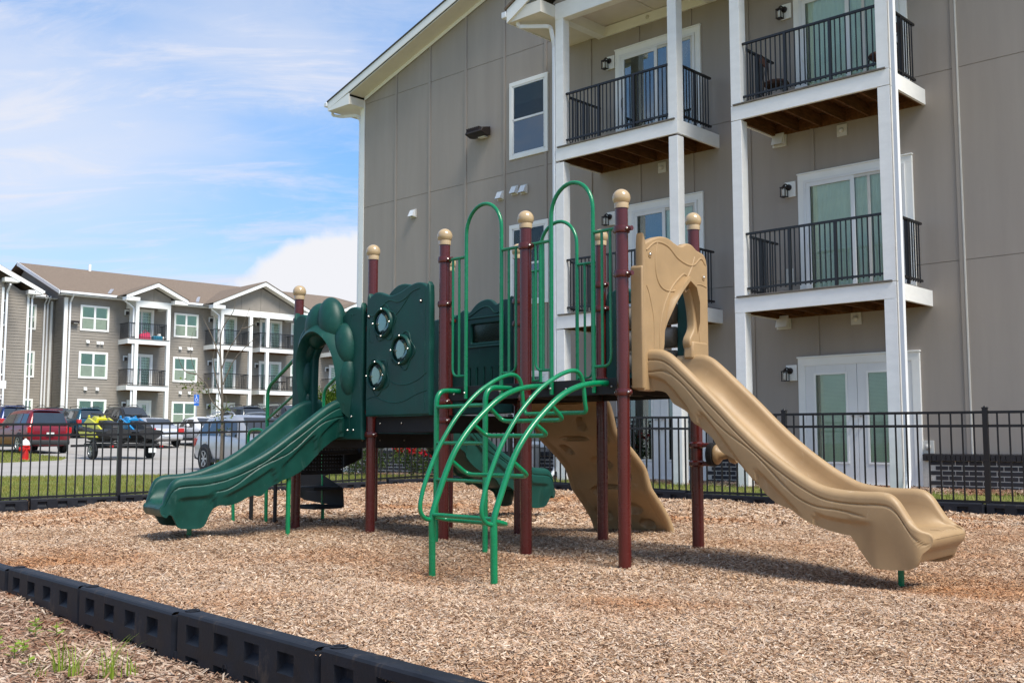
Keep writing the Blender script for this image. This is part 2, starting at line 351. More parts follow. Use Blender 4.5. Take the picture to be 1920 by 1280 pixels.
BBED = [bl(-9, 0), bl(14.4, 0), bl(14.4, 1.5), bl(7, 1.7), bl(6.8, 1.3), bl(-9, 1.2)]
pts = []
def gridpts(x0, x1, y0, y1, st):
    for x in np.arange(x0, x1, st):
        for y in np.arange(y0, y1, st): pts.append((x + rnd.uniform(-.05, .05) * st, y + rnd.uniform(-.05, .05) * st))
gridpts(-14, 16, -2, 30, .8); gridpts(-60, -14, -2, 30, 3); gridpts(-60, 30, 30, 100, 2.5)
gridpts(-700, 700, -300, 900, 60)
pts = [p for p in pts if not (p[0] > -60 and p[0] < 30 and p[1] > 30 and p[1] < 100 and False)]
edges = []
def addpoly(poly, st):
    o = len(pts); k = 0
    for i in range(len(poly)):
        a = Vector(poly[i]); b = Vector(poly[(i + 1) % len(poly)]); n = max(1, int((b - a).length / st))
        for j in range(n): q = a.lerp(b, j / n); pts.append((q.x, q.y)); k += 1
    for i in range(k): edges.append((o + i, o + (i + 1) % k))
for P_, st_ in ((MUL, .8), (ROAD, 2), (ISL, 2), (WALK, 1.5), (BED, 1), (BBED, 1)): addpoly(P_, st_)
res = geometry.delaunay_2d_cdt([Vector(p) for p in pts], edges, [], 0, 1e-4)
V2 = np.array([(v.x, v.y) for v in res[0]]); T = np.array([t for t in res[2]]); cen = V2[T].mean(1)
def zone(poly): return inside(poly, cen[:, 0], cen[:, 1])
zm = zone(MUL); zr = zone(ROAD) & ~zm; zi = zone(ISL); zw = zone(WALK) & ~zr & ~zm; zb = zone(BED) & ~zm; zbb = zone(BBED) & ~zm
zr &= ~zi
def sheet(name, mask, mat, dz=0.0, kind='structure'):
    t = T[mask]; ids, inv = np.unique(t, return_inverse=True); xy = V2[ids]; z = gz(xy[:, 0], xy[:, 1]) + dz
    me = bpy.data.meshes.new(name); me.from_pydata(np.column_stack([xy, z]).tolist(), [], inv.reshape(-1, 3).tolist())
    me.materials.append(mat); me.shade_smooth(); o = link(name, me); o['kind'] = kind; return o
m_lawn = M('lawn ground', (.12, .15, .035), .9, 0, 1.2, .02, 30, spec=.1, col2=(.24, .23, .08), det=9)
m_road = M('concrete paving', (.34, .32, .295), .85, .07, .5, .002, 60, spec=.2, det=9)
m_walk = M('pale concrete kerb', (.43, .41, .38), .85, .05, 1, .002, 60, spec=.2)
m_bark = M('bark mulch bed', (.13, .075, .045), .95, 0, 22, .02, 60, spec=.1, col2=(.36, .25, .17), det=9)
m_soil = M('dark litter', (.10, .05, .03), .95, 0, 30, .02, 80, spec=.1, col2=(.34, .24, .17), det=10)
m_chipbase = M('wood chip bed', (.17, .085, .04), .95, 0, 30, .02, 110, spec=.1, col2=(.52, .36, .24), det=10)
sheet('lawn', ~(zm | zr | zw | zb | zbb), m_lawn); sheet('parking_lot', zr, m_road); sheet('kerb_strip', zw, m_walk, .0)
sheet('planting_bed', zb, m_soil); sheet('mulch_bed', zbb, m_bark)
# play surface
gx, gy = np.meshgrid(np.arange(-10, 10.6, .2), np.arange(.8, 21.2, .2)); keep = inside(MUL, gx, gy)
q = [Vector((a, b)) for a, b in zip(gx[keep], gy[keep])]; n0 = len(q); ed = []
for i in range(len(MUL)):
    a = Vector(MUL[i]); b = Vector(MUL[(i + 1) % len(MUL)]); n = max(1, int((b - a).length / .4))
    for j in range(n): q.append(a.lerp(b, j / n))
ed = [(n0 + i, n0 + (i + 1) % (len(q) - n0)) for i in range(len(q) - n0)]
r2 = geometry.delaunay_2d_cdt(q, ed, [], 1, 1e-4)
xy = np.array([(v.x, v.y) for v in r2[0]]); me = bpy.data.meshes.new('playground_surface')
zm_ = mulz(xy[:, 0], xy[:, 1]); bset = set(map(lambda v: (round(v.x, 3), round(v.y, 3)), q[n0:])); onb = np.array([(round(a, 3), round(b, 3)) in bset for a, b in xy.tolist()]); bnd = [(v.x, v.y) for v in q[n0:]]; sk = MB(); nb0 = len(bnd)
sk.add([(a, b, g1(a, b) + .002) for a, b in bnd] + [(a, b, g1(a, b) - .5) for a, b in bnd], [(i, (i + 1) % nb0, (i + 1) % nb0 + nb0, i + nb0) for i in range(nb0)])
link('lawn_edge', sk.mesh('lawn_edge', m_soil, 0))['kind'] = 'structure'
me.from_pydata(np.column_stack([xy, zm_]).tolist(), [], [tuple(t) for t in r2[2]]); me.materials.append(m_chipbase); me.shade_smooth()
link('playground_surface', me)['kind'] = 'structure'

def chips(name, x, y, zf, lmin, lmax, wr, mat, tilt=.35, lift=.004):
    n = len(x); Lh = rng.uniform(lmin, lmax, n) * .5; W = Lh * rng.uniform(wr[0], wr[1], n); H = W * rng.uniform(.25, .7, n)
    yaw = rng.uniform(0, 2 * pi, n); pit = rng.normal(0, tilt, n); rol = rng.normal(0, tilt, n)
    z = zf(x, y) + lift + rng.uniform(0, .012, n)
    # two quads meeting in a ridge, tapered ends
    tp = rng.uniform(.3, 1, n); te = rng.uniform(.3, 1, n); bend = rng.normal(0, .12, n) * Lh
    loc = np.zeros((n, 6, 3))
    loc[:, 0] = np.column_stack([-Lh, -W * tp, 0 * W]); loc[:, 1] = np.column_stack([Lh, -W * te, 0 * W])
    loc[:, 2] = np.column_stack([-Lh * .95, 0 * W + bend * 0, H]); loc[:, 3] = np.column_stack([Lh * .95, bend, H])
    loc[:, 4] = np.column_stack([-Lh, W * tp, 0 * W]); loc[:, 5] = np.column_stack([Lh, W * te, 0 * W])
    cy, sy = np.cos(yaw), np.sin(yaw)
    loc[:, :, 2] += loc[:, :, 0] * np.sin(pit)[:, None] + loc[:, :, 1] * np.sin(rol)[:, None]
    X = loc[:, :, 0] * cy[:, None] - loc[:, :, 1] * sy[:, None] + x[:, None]; Y = loc[:, :, 0] * sy[:, None] + loc[:, :, 1] * cy[:, None] + y[:, None]
    Z = loc[:, :, 2] + z[:, None]
    vs = np.stack([X, Y, Z], 2).reshape(-1, 3).astype(np.float32)
    f = np.array([[0, 1, 3, 2], [2, 3, 5, 4]]); F = (f[None] + (np.arange(n) * 6)[:, None, None]).reshape(-1, 4).astype(np.int32)
    me = bpy.data.meshes.new(name); me.vertices.add(len(vs)); me.vertices.foreach_set('co', vs.ravel())
    me.loops.add(F.size); me.loops.foreach_set('vertex_index', F.ravel())
    me.polygons.add(len(F)); me.polygons.foreach_set('loop_start', np.arange(0, F.size, 4, dtype=np.int32))
    me.update(calc_edges=True); me.validate(); me.materials.append(mat)
    o = link(name, me); o['kind'] = 'stuff'; return o
def scatter(n, y0, y1, xs, poly, pw=1.0):
    y = y0 + (y1 - y0) * rng.uniform(0, 1, n) ** pw; x = rng.uniform(-1, 1, n) * (.5 * y + xs); k = inside(poly, x, y); return x[k], y[k]
m_chip = M_island('wood chips', [(.06, .03, .017), (.27, .15, .08), (.52, .345, .22), (.41, .25, .155), (.62, .47, .35), (.32, .25, .20), (.55, .385, .235), (.68, .55, .43), (.44, .265, .15), (.17, .115, .085)],
                  .85, extra=((.80, .50, .27), .5, .50, .66, .75))
m_chip2 = M_island('weathered bark chips', [(.10, .05, .03), (.30, .17, .11), (.45, .32, .23), (.25, .13, .08), (.52, .42, .33), (.36, .24, .16), (.60, .48, .38), (.20, .10, .065)], .9, extra=((.6, .38, .28), 1.1, .48, .6, .8))
MIN = [(p[0] * .995, p[1] - .06) for p in MUL]
xs_, ys_ = [], []
for n_, a_, b_, lx in ((170000, 3.0, 6.4, .25), (150000, 6.4, 10.5, .25), (90000, 10.5, 20.6, .3)):
    x_, y_ = scatter(n_, a_, b_, lx, MIN, 1.15)
    zone_l = (.009, .028) if a_ < 6 else ((.012, .034) if a_ < 10 else (.03, .07))
    chips('wood_chips', x_, y_, mulz, zone_l[0], zone_l[1], (.18, .42), m_chip)
x_, y_ = scatter(75000, 2.6, 7.5, .4, BED)
chips('bark_litter', x_, y_, lambda a, b: gz(a, b), .018, .058, (.12, .32), m_chip2)
# bark in the bed along the near building
sb = rng.uniform(-3, 14.3, 26000); tb = rng.uniform(.03, 1.4, 26000)
chips('bark_litter', PB[0] + UB[0] * sb - VB[0] * tb, PB[1] + UB[1] * sb - VB[1] * tb, gz, .03, .08, (.15, .35), m_chip2)

def blades(name, x, y, zf, h0, h1, wd, mat, lean=.5):
    n = len(x); h = rng.uniform(h0, h1, n); a = rng.uniform(0, 2 * pi, n); ln = rng.uniform(0, lean, n) * h; b = rng.uniform(0, 2 * pi, n); z = zf(x, y) - .005
    dx, dy = np.cos(a) * wd / 2, np.sin(a) * wd / 2
    v = np.zeros((n, 3, 3)); v[:, 0] = np.column_stack([x - dx, y - dy, z]); v[:, 1] = np.column_stack([x + dx, y + dy, z]); v[:, 2] = np.column_stack([x + np.cos(b) * ln, y + np.sin(b) * ln, z + h])
    F = np.arange(n * 3, dtype=np.int32)
    me = bpy.data.meshes.new(name); me.vertices.add(n * 3); me.vertices.foreach_set('co', v.reshape(-1).astype(np.float32)); me.loops.add(n * 3); me.loops.foreach_set('vertex_index', F)
    me.polygons.add(n); me.polygons.foreach_set('loop_start', np.arange(0, n * 3, 3, dtype=np.int32)); me.update(calc_edges=True); me.materials.append(mat)
    o = link(name, me); o['kind'] = 'stuff'; return o
m_grass = M_island('grass blades', [(.12, .17, .03), (.20, .25, .05), (.30, .33, .09), (.16, .21, .04), (.42, .37, .16), (.25, .29, .06)], .7, trans=.3, extra=((1.0, .75, .5), .6, .5, .65, .6))
ng = 210000
x_ = rng.uniform(-14, 9, ng); y_ = rng.uniform(12.5, 31, ng)
k = ~inside(MUL, x_, y_) & ~inside(ROAD, x_, y_) & ~inside(WALK, x_, y_) & ~inside(BBED, x_, y_) & (np.abs(x_) < .52 * y_)
k &= ((x_ - PB[0]) * VB[0] + (y_ - PB[1]) * VB[1] < 0) | ((x_ - PB[0]) * UB[0] + (y_ - PB[1]) * UB[1] > 14.5)
blades('grass', x_[k], y_[k], gz, .03, .085, .012, m_grass)
x_ = rng.uniform(-27, -15, 30000); y_ = rng.uniform(37, 52, 30000); k = inside(ISL, x_, y_); blades('grass', x_[k], y_[k], gz, .04, .10, .03, m_grass)
# ------------------------------------------------------------ near apartment building
NB = thing('apartment_building', 'tall grey panelled apartment block with white balcony posts close behind the playground', 'building', (PB[0], PB[1], 0), atan2(-.6858, .7278))
def nb(name, mb, mat, parent=None, **k): return part(name, mb, mat, parent or NB, **k)
RS = 5.0                                                     # ridge position along the wall
def ztop(s): return 9.495 + .320 * ((14.22 - s) if s > RS else (14.22 - RS) - (RS - s))
core = MB(); pl_ = [(-14.22, .1), (9, .1), (9, ztop(-9) - .05), (-RS, ztop(RS) - .02), (-14.22, 9.47)]
core.prism(pl_, lambda a, b, t: (a, t, b), 0, 15); nb('wall', core, m_siding)
rows = [.60, 3.65, 6.70, 9.36, 99]; cols = [14.22 - 1.2225 * i for i in range(0, 20)]
for i in range(len(cols) - 1):
    s1, s0 = cols[i] - (.0 if i == 0 else .003), cols[i + 1] + .003
    for j in range(4):
        z0 = rows[j] + .005; zt1, zt0 = ztop(s1), ztop(s0)
        if j == 3:
            if min(zt0, zt1) < z0 + .02 and max(zt0, zt1) < z0 + .05: continue
            poly = [(-s1, z0), (-s0, z0), (-s0, max(z0 + .01, zt0)), (-s1, max(z0 + .01, zt1))]
        else: poly = [(-s1, z0), (-s0, z0), (-s0, min(rows[j + 1] - .005, zt0)), (-s1, min(rows[j + 1] - .005, zt1))]
        nb('wall_panel', MB().prism(poly, lambda a, b, t: (a, t, b), -.013, -.001), m_siding, smooth=0)
    if i: nb('batten', MB().box(-s1 - .034, -s1 + .034, -.034, -.013, .60, ztop(s1) - .01), m_siding, bevel=.003)
nb('corner_board', MB().box(-14.34, -14.2, -.036, -.014, .15, 9.45).box(-14.36, -14.338, -.036, .12, .15, 9.45), m_trims)
# brick base
mort = MB()
for a, b in ((-9, .24), (2.36, 4.19), (6.25, 14.2)): mort.box(-a, -b, -.0985, -.02, .1, .575)
nb('mortar', mort, m_mortar)
bk = MB().box(0, .188, -.0, .06, 0, .060); bme = bk.mesh('brick', m_brick, 0)
rk = MB().box(0, .062, -.03, .09, -.012, .085); rme = rk.mesh('brick', m_brick, 0)
count = 0; rest = MB()
spans = [(-3.2, .24), (2.36, 4.19), (6.25, 14.2)]
for a, b in spans:
    for r_ in range(6):
        s = a + (.1 if r_ % 2 else 0); z = .125 + r_ * .076
        while s + .193 < b:
            if count < 230 and a < 3:
                o = link('brick', bme, NB); o.location = (-s - .193, -.103 - rnd.uniform(0, .004), z); count += 1
            else: rest.box(-s - .190, -s, -.103, -.05, z, z + .060)
            s += .203
    s = a
    while s + .06 < b:
        if count < 290 and a < 3:
            o = link('brick', rme, NB); o.location = (-s - .062, -.112, .585); o.rotation_euler = (radians(6), 0, rnd.uniform(-.01, .01)); count += 1
        else: rest.box(-s - .062, -s, -.14, -.02, .575, .66)
        s += .073
for s in np.arange(-9, -3.2, .203):
    for r_ in range(6): rest.box(-s - .193, -s, -.103, -.05, .125 + r_ * .076, .191 + r_ * .076)
o = nb('brick', rest, m_brick, smooth=0); o['kind'] = 'stuff'
# windows
def sash_window(s0, s1, z0, z1, parent=NB, t=.09):
    x0, x1 = -s1, -s0
    f = MB()
    f.box(x0, x1, -.05, -.013, z1 - t, z1).box(x0, x1, -.05, -.013, z0, z0 + t).box(x0, x0 + t, -.05, -.013, z0 + t, z1 - t).box(x1 - t, x1, -.05, -.013, z0 + t, z1 - t)
    wdw = part('window', f, m_trims, parent, bevel=.004)
    a0, a1, b0, b1 = x0 + t, x1 - t, z0 + t, z1 - t; zm_ = (b0 + b1) / 2; g = .035
    part('sash', MB().box(a0, a1, -.04, -.014, b1 - g, b1).box(a0, a1, -.04, -.014, zm_ - .02, zm_ + .025).box(a0, a0 + g, -.04, -.014, zm_, b1).box(a1 - g, a1, -.04, -.014, zm_, b1), m_vinyl, wdw)
    part('sash', MB().box(a0, a1, -.034, -.014, b0, b0 + g).box(a0, a0 + g, -.034, -.014, b0, zm_).box(a1 - g, a1, -.034, -.014, b0, zm_), m_vinyl, wdw)
    part('pane', MB().box(a0 + g, a1 - g, -.030, -.026, zm_ + .02, b1 - g), m_glass, wdw, smooth=0)
    part('pane', MB().box(a0 + g, a1 - g, -.027, -.023, b0 + g, zm_ - .02), m_glassd, wdw, smooth=0)
    part('blind', MB().box(a0 + g, a1 - g, -.020, -.018, b1 - .42, b1 - g), m_blind, wdw, smooth=0)
    part('interior', MB().box(a0, a1, -.017, -.0135, b0, b1), m_dark, wdw, smooth=0)
sash_window(8.03, 9.15, 6.98, 8.70); sash_window(8.03, 9.15, 3.76, 5.53); sash_window(8.03, 9.15, .75, 2.35)
def corrug(x0, x1, z0, z1, y, wv=.085, amp=.012):
    m = MB(); n = max(2, int((x1 - x0) / wv * 4)); v = []
    for i in range(n + 1):
        x = x0 + (x1 - x0) * i / n; yy = y + amp * (sin(i * pi / 2 + .7) + .3 * sin(i * 1.7)); v += [(x, yy, z0), (x, yy, z1)]
    return m.add(v, [(2 * i, 2 * i + 2, 2 * i + 3, 2 * i + 1) for i in range(n)])
def slider(s0, s1, zf, z1, kinds=('b', 'b'), parent=NB):
    x0, x1 = -s1, -s0; t = .115
    f = MB().box(x0, x1, -.06, -.014, z1 - t, z1).box(x0, x0 + t, -.06, -.014, zf, z1 - t).box(x1 - t, x1, -.06, -.014, zf, z1 - t)
    f.box(x0 - .01, x1 + .01, -.075, -.014, z1 + .0005, z1 + .025)
    d = part('patio_door', f, m_trims, parent, bevel=.004)
    a0, a1, b1 = x0 + t, x1 - t, z1 - t; xm = (a0 + a1) / 2
    part('frame', MB().box(a0, a1, -.085, -.05, b1 - .05, b1).box(a0, a0 + .05, -.085, -.05, zf, b1 - .05).box(a1 - .05, a1, -.085, -.05, zf, b1 - .05).box(a0, a1, -.085, -.05, zf, zf + .04), m_vinyl, d, bevel=.003)
    part('sash', MB().box(a0 + .05, xm + .03, -.078, -.055, b1 - .12, b1 - .05).box(a0 + .05, a0 + .12, -.078, -.055, zf + .04, b1 - .12).box(xm - .04, xm + .03, -.078, -.055, zf + .04, b1 - .12).box(a0 + .05, xm + .03, -.078, -.055, zf + .04, zf + .13), m_vinyl, d, bevel=.003)
    part('sash', MB().box(xm + .03, a1 - .05, -.066, -.052, b1 - .1, b1 - .05).box(xm + .25, xm + .30, -.066, -.052, zf + .04, b1 - .1).box(a1 - .1, a1 - .05, -.066, -.052, zf + .04, b1 - .1).box(xm + .03, a1 - .05, -.066, -.052, zf + .04, zf + .12), m_grey, d, bevel=.002)
    part('handle', MB().tube(fillet([(a0 + .085, -.08, zf + .92), (a0 + .085, -.12, zf + .94), (a0 + .085, -.12, zf + 1.12), (a0 + .085, -.08, zf + 1.14)], .03), .009, 8), m_trims if kinds[0] == 'b' else m_dark, d)
    for k, (c0, c1, kd) in enumerate(((a0 + .12, xm - .04, kinds[0]), (xm + .03, a1 - .1, kinds[1]))):
        part('pane', MB().box(c0, c1, -.060 if k == 0 else -.058, -.056, zf + .1, b1 - .1), m_glass if kd == 'b' else m_glassd, d, smooth=0)
        if kd == 'b': part('curtain', corrug(c0, c1, zf + .05, b1 - .06, -.036), m_blind, d, smooth=60)
        elif kd == 'h': part('curtain', corrug(c0 + (c1 - c0) * .35, c1, zf + .05, b1 - .06, -.036), m_blind, d, smooth=60)
    part('interior', MB().box(a0, a1, -.018, -.0135, zf, b1), m_dark, d, smooth=0)
FL3, FL2 = 6.46, 3.22
slider(.26, 2.27, FL3 + .03, 8.68); slider(.26, 2.27, FL2 + .03, 5.44)
slider(4.20, 6.21, FL3 + .05, 8.67, ('d', 'h')); slider(4.20, 5.93, FL2 + .03, 5.46, ('h', 'b'))
m_blind2 = M('pale green blind', (.80, .86, .74), .5, .03, 4)
def french(s0, s1, z0, z1, blind=True):
    x0, x1 = -s1, -s0; t = .13
    d = part('french_door', MB().box(x0, x1, -.06, -.014, z1 - t, z1).box(x0, x0 + t, -.06, -.014, z0, z1 - t).box(x1 - t, x1, -.06, -.014, z0, z1 - t).box(x0 - .012, x1 + .012, -.08, -.014, z1 + .0005, z1 + .03), m_trims, NB, bevel=.004)
    a0, a1, b1 = x0 + t, x1 - t, z1 - t; xm = (a0 + a1) / 2
    part('threshold', MB().box(x0, x1, -.1, -.0, z0 - .06, z0), m_mortar, d)
    for c0, c1 in ((a0, xm - .004), (xm + .004, a1)):
        g0, g1 = c0 + .19, c1 - .19; h0, h1 = z0 + .36, b1 - .16
        lf = MB().box(c0, g0, -.05, -.02, z0, b1).box(g1, c1, -.05, -.02, z0, b1).box(g0, g1, -.05, -.02, z0, h0).box(g0, g1, -.05, -.02, h1, b1)
        lv = part('door_leaf', lf, m_vinyl, d, bevel=.003)
        part('glazing_bead', MB().box(g0 - .03, g1 + .03, -.062, -.051, h1 - .003, h1 + .03).box(g0 - .03, g1 + .03, -.062, -.051, h0 - .03, h0 + .003).box(g0 - .03, g0 + .003, -.062, -.051, h0 + .003, h1 - .003).box(g1 - .003, g1 + .03, -.062, -.051, h0 + .003, h1 - .003), m_trims, d)
        part('pane', MB().box(g0, g1, -.046, -.043, h0, h1), m_glass if blind else m_glassd, d, smooth=0)
        if blind:
            bl_ = MB(); z = h0 + .01
            while z < h1: bl_.add([(g0, -.034, z), (g1, -.034, z), (g1, -.026, z + .021), (g0, -.026, z + .021)], [(0, 1, 2, 3)]); z += .022
            part('blind', bl_, m_blind2, d, smooth=0, stuff=True)
        part('interior', MB().box(g0, g1, -.019, -.0135, h0, h1), m_dark, d, smooth=0)
    for zz_ in (z0 + .93, z0 + 1.12): part('handle', MB().ball((xm - .07, -.10, zz_), .028, 12).tube([(xm - .07, -.05, zz_), (xm - .07, -.09, zz_)], .012, 8), m_steel, d)
    for zz_ in (z0 + .93, z0 + 1.12): part('handle', MB().ball((xm + .07, -.10, zz_), .026, 12).tube([(xm + .07, -.05, zz_), (xm + .07, -.09, zz_)], .012, 8), m_steel, d)
french(.25, 2.35, .17, 2.27); french(4.2, 6.25, .17, 2.27, False)
# balconies
POSTS = [(.02, .21), (2.57, 2.76), (3.84, 4.03), (6.46, 6.66)]
FD = -1.37
for a, b in POSTS:
    for z0, z1 in ((.12, 2.972), (3.228, 6.202), (6.468, 9.05)):
        nb('porch_post', MB().box(-b, -a, FD, FD + .19, z0, z1), m_trim, bevel=.006)
def railing(parent, p0, p1, zf, nb_, bays, caps=True):
    a = Vector(p0); b = Vector(p1)
    part('handrail', MB().bar((a.x, a.y, zf + 1.03), (b.x, b.y, zf + 1.03), .045, .035), m_rail, parent)
    part('bottom_rail', MB().bar((a.x, a.y, zf + .12), (b.x, b.y, zf + .12), .03, .035), m_rail, parent)
    for k in range(1, bays): q = a.lerp(b, k / bays); part('rail_post', MB().box(q.x - .022, q.x + .022, q.y - .022, q.y + .022, zf + .02, zf + 1.012), m_rail, parent)
    n = bays * nb_
    for k in range(1, n):
        if k % nb_ == 0: continue
        q = a.lerp(b, k / n); part('baluster', MB().box(q.x - .0085, q.x + .0085, q.y - .0085, q.y + .0085, zf + .08, zf + 1.013), m_rail, parent, smooth=0)
def balcony(sa, sb, zt):
    xa, xb = -sb, -sa
    bc = nb('balcony', MB().box(xa + .05, xb - .05, -1.40, -.015, zt + .002, zt + .028), m_deckb, bevel=.002)
    part('beam', MB().box(xa, xb, FD - .003, FD + .045, zt - .25, zt), m_trim, bc, bevel=.004)
    for x in (xa, xb - .045): part('beam', MB().box(x, x + .045, FD + .045, -.014, zt - .25, zt), m_trim, bc, bevel=.004)
    n = 6
    for k in range(n + 1):
        x = xa + .06 + (xb - xa - .15) * k / n; part('joist', MB().box(x, x + .038, FD + .085, -.05, zt - .24, zt - .03), m_wood, bc)
    part('joist', MB().box(xa + .05, xb - .05, FD + .046, FD + .083, zt - .24, zt - .03), m_wood, bc); part('joist', MB().box(xa + .05, xb - .05, -.048, -.014, zt - .24, zt - .03), m_wood, bc)
    y = FD + .05
    while y < -.1: part('deck_board', MB().box(xa + .046, xb - .046, y, y + .134, zt - .028, zt - .002), m_wood, bc); y += .139
    railing(bc, (xa + .19, -1.28), (xb - .19, -1.28), zt + .03, 9, 3)
    for x in (xa + .11, xb - .11): railing(bc, (x, -1.17), (x, -.12), zt + .03, 6, 2)
balcony(.02, 2.76, FL3); balcony(.02, 2.76, FL2); balcony(3.84, 6.66, FL3 + .03); balcony(3.84, 6.66, FL2 + .02)
# porch tops: beams, ceiling, boxed eaves and a gable roof over each pair of posts
def porch_top(sa, sb):
    xa, xb = -sb, -sa; z = 9.05
    f = nb('porch_roof', MB().box(xa - .02, xb + .02, FD + .003, -.014, z + .215, z + .235), m_soffit)
    part('beam', MB().box(xa, xb, FD - .003, FD + .19, z + .0, z + .33), m_trim, f, bevel=.004)
    for x in (xa, xb - .19): part('beam', MB().box(x, x + .19, FD + .19, -.014, z + .0, z + .213), m_trim, f, bevel=.004)
    part('ceiling_batten', MB().box((xa + xb) / 2 - .02, (xa + xb) / 2 + .02, FD + .19, -.014, z + .2, z + .214), m_soffit, f)
    part('frieze', MB().box(xa + .19, xb - .19, -.06, -.014, z + .0, z + .2), m_trim, f)
    for x0, x1 in ((xa - .84, xa), (xb, xb + .84)):
        part('eave_box', MB().box(x0, x1, -1.80, 1.0 if False else -.014, z + .06, z + .30), m_soffit, f)
    xm = (xa + xb) / 2; H = (xm - xa + .86) * .42
    g = [(xa - .86, z + .30), (xm, z + .30 + H), (xb + .86, z + .30), (xb + .86, z + .32), (xm, z + .54 + H), (xa - .86, z + .32)]
    part('gable_wall', MB().prism([(xa - .1, z + .335), (xb + .1, z + .335), (xm, z + .28 + H)], lambda a, b, t: (a, t, b), FD, FD + .02), m_siding, f)
    fa = MB()
    for sgn in (-1, 1):
        e = xm + sgn * (xm - xa + .86)
        fa.prism([(e, z + .05), (e, z + .32), (xm, z + .54 + H), (xm, z + .30 + H)], lambda a, b, t: (a, t, b), -1.84, -1.80)
        fa.bar((e + sgn * .012, -1.8, z + .19), (e + sgn * .012, 2, z + .19), .024, .26)
        fa.prism([(e - sgn * .1, z + .31), (xm, z + .5 + H), (xm, z + .48 + H), (e - sgn * .1, z + .29)], lambda a, b, t: (a, t, b), -1.8, -1.37)
    part('fascia', fa, m_trims, f)
    sh = MB()
    for sgn in (-1, 1):
        e = xm + sgn * (xm - xa + .90); sh.prism([(e, z + .315), (xm, z + .545 + H), (xm, z + .59 + H), (e, z + .36)], lambda a, b, t: (a, t, b), -1.87, 3.5)
    part('shingle_slope', sh, m_roof, f)
    for sgn in (-1, 1):
        e = xm + sgn * (xm - xa + .93); part('gutter', MB().box(e - .06, e + .06, -1.86, -.1, z + .17, z + .29), m_downs, f, bevel=.01)
porch_top(.02, 2.76); porch_top(3.84, 6.66)
def downspout(path, w_=.075, d_=.055):
    m = MB(); P = fillet(path, .06, 4)
    for a, b in zip(P[:-1], P[1:]): m.bar(a, b, w_, d_, up=(.3, 1, 0))
    return m
nb('downspout', downspout([(-7.35, -1.7, 9.2), (-7.35, -1.7, 9.02), (-6.74, -1.42, 8.94), (-6.715, -1.34, 8.6), (-6.715, -1.34, .35), (-6.72, -1.5, .2), (-6.72, -1.75, .16)]), m_downs, bevel=.008)
nb('downspout', downspout([(.9, -1.7, 9.2), (.9, -1.7, 9.02), (.08, -1.42, 8.9), (.06, -1.36, 8.6), (.06, -1.36, .42), (.07, -1.40, .30), (.16, -1.62, .20), (.24, -1.80, .17)]), m_downs, bevel=.008)
# main roof with boxed rake
def zr(s): return 9.50 + .320 * (15.06 - s) if s > RS else 9.50 + .320 * (15.06 - RS) - .320 * (RS - s)
rf = nb('roof', MB().prism([(-15.1, zr(15.1)), (-RS, zr(RS)), (9.6, zr(-9.6)), (9.6, zr(-9.6) + .035), (-RS, zr(RS) + .035), (-15.1, zr(15.1) + .035)], lambda a, b, t: (a, t, b), -.545, 15.5), m_roofedge)
part('fascia', MB().prism([(-15.06, zr(15.06) - .19), (-15.06, zr(15.06) - .002), (-RS, zr(RS) - .002), (-RS, zr(RS) - .20)], lambda a, b, t: (a, t, b), -.525, -.50)
     .prism([(-RS, zr(RS) - .20), (-RS, zr(RS) - .002), (9.5, zr(-9.5) - .002), (9.5, zr(-9.5) - .2)], lambda a, b, t: (a, t, b), -.525, -.50), m_trims, rf)
part('soffit', MB().prism([(-14.24, zr(14.24) - .235), (-14.24, zr(14.24) - .22), (-RS, zr(RS) - .22), (-RS, zr(RS) - .235)], lambda a, b, t: (a, t, b), -.50, -.013)
     .prism([(-RS, zr(RS) - .235), (-RS, zr(RS) - .22), (9.5, zr(-9.5) - .22), (9.5, zr(-9.5) - .235)], lambda a, b, t: (a, t, b), -.50, -.013), m_soffit, rf)
part('frieze_board', MB().prism([(-14.2, zr(14.2) - .33), (-14.2, zr(14.2) - .237), (-RS, zr(RS) - .237), (-RS, zr(RS) - .33)], lambda a, b, t: (a, t, b), -.05, -.036), m_trims, rf)
part('eave_box', MB().box(-15.06, -14.22, -.499, 15.3, 9.27, 9.47), m_soffit, rf, bevel=.003)
part('fascia', MB().box(-15.085, -15.061, -.52, 15.4, 9.26, 9.50), m_trims, rf)
part('fascia', MB().prism([(-15.06, 9.26), (-14.22, 9.26), (-14.22, 9.545), (-15.06, 9.31)], lambda a, b, t: (a, t, b), -.5235, -.501), m_trims, rf)
part('gutter', MB().box(-15.2, -15.087, -.56, 15.4, 9.38, 9.49), m_downs, rf, bevel=.012)
nb('downspout', downspout([(-15.12, -.35, 9.38), (-15.12, -.35, 9.2), (-14.95, -.2, 9.16), (-14.46, -.06, 9.12), (-14.40, .0, 9.0), (-14.40, .0, .2)]), m_downs, bevel=.008)
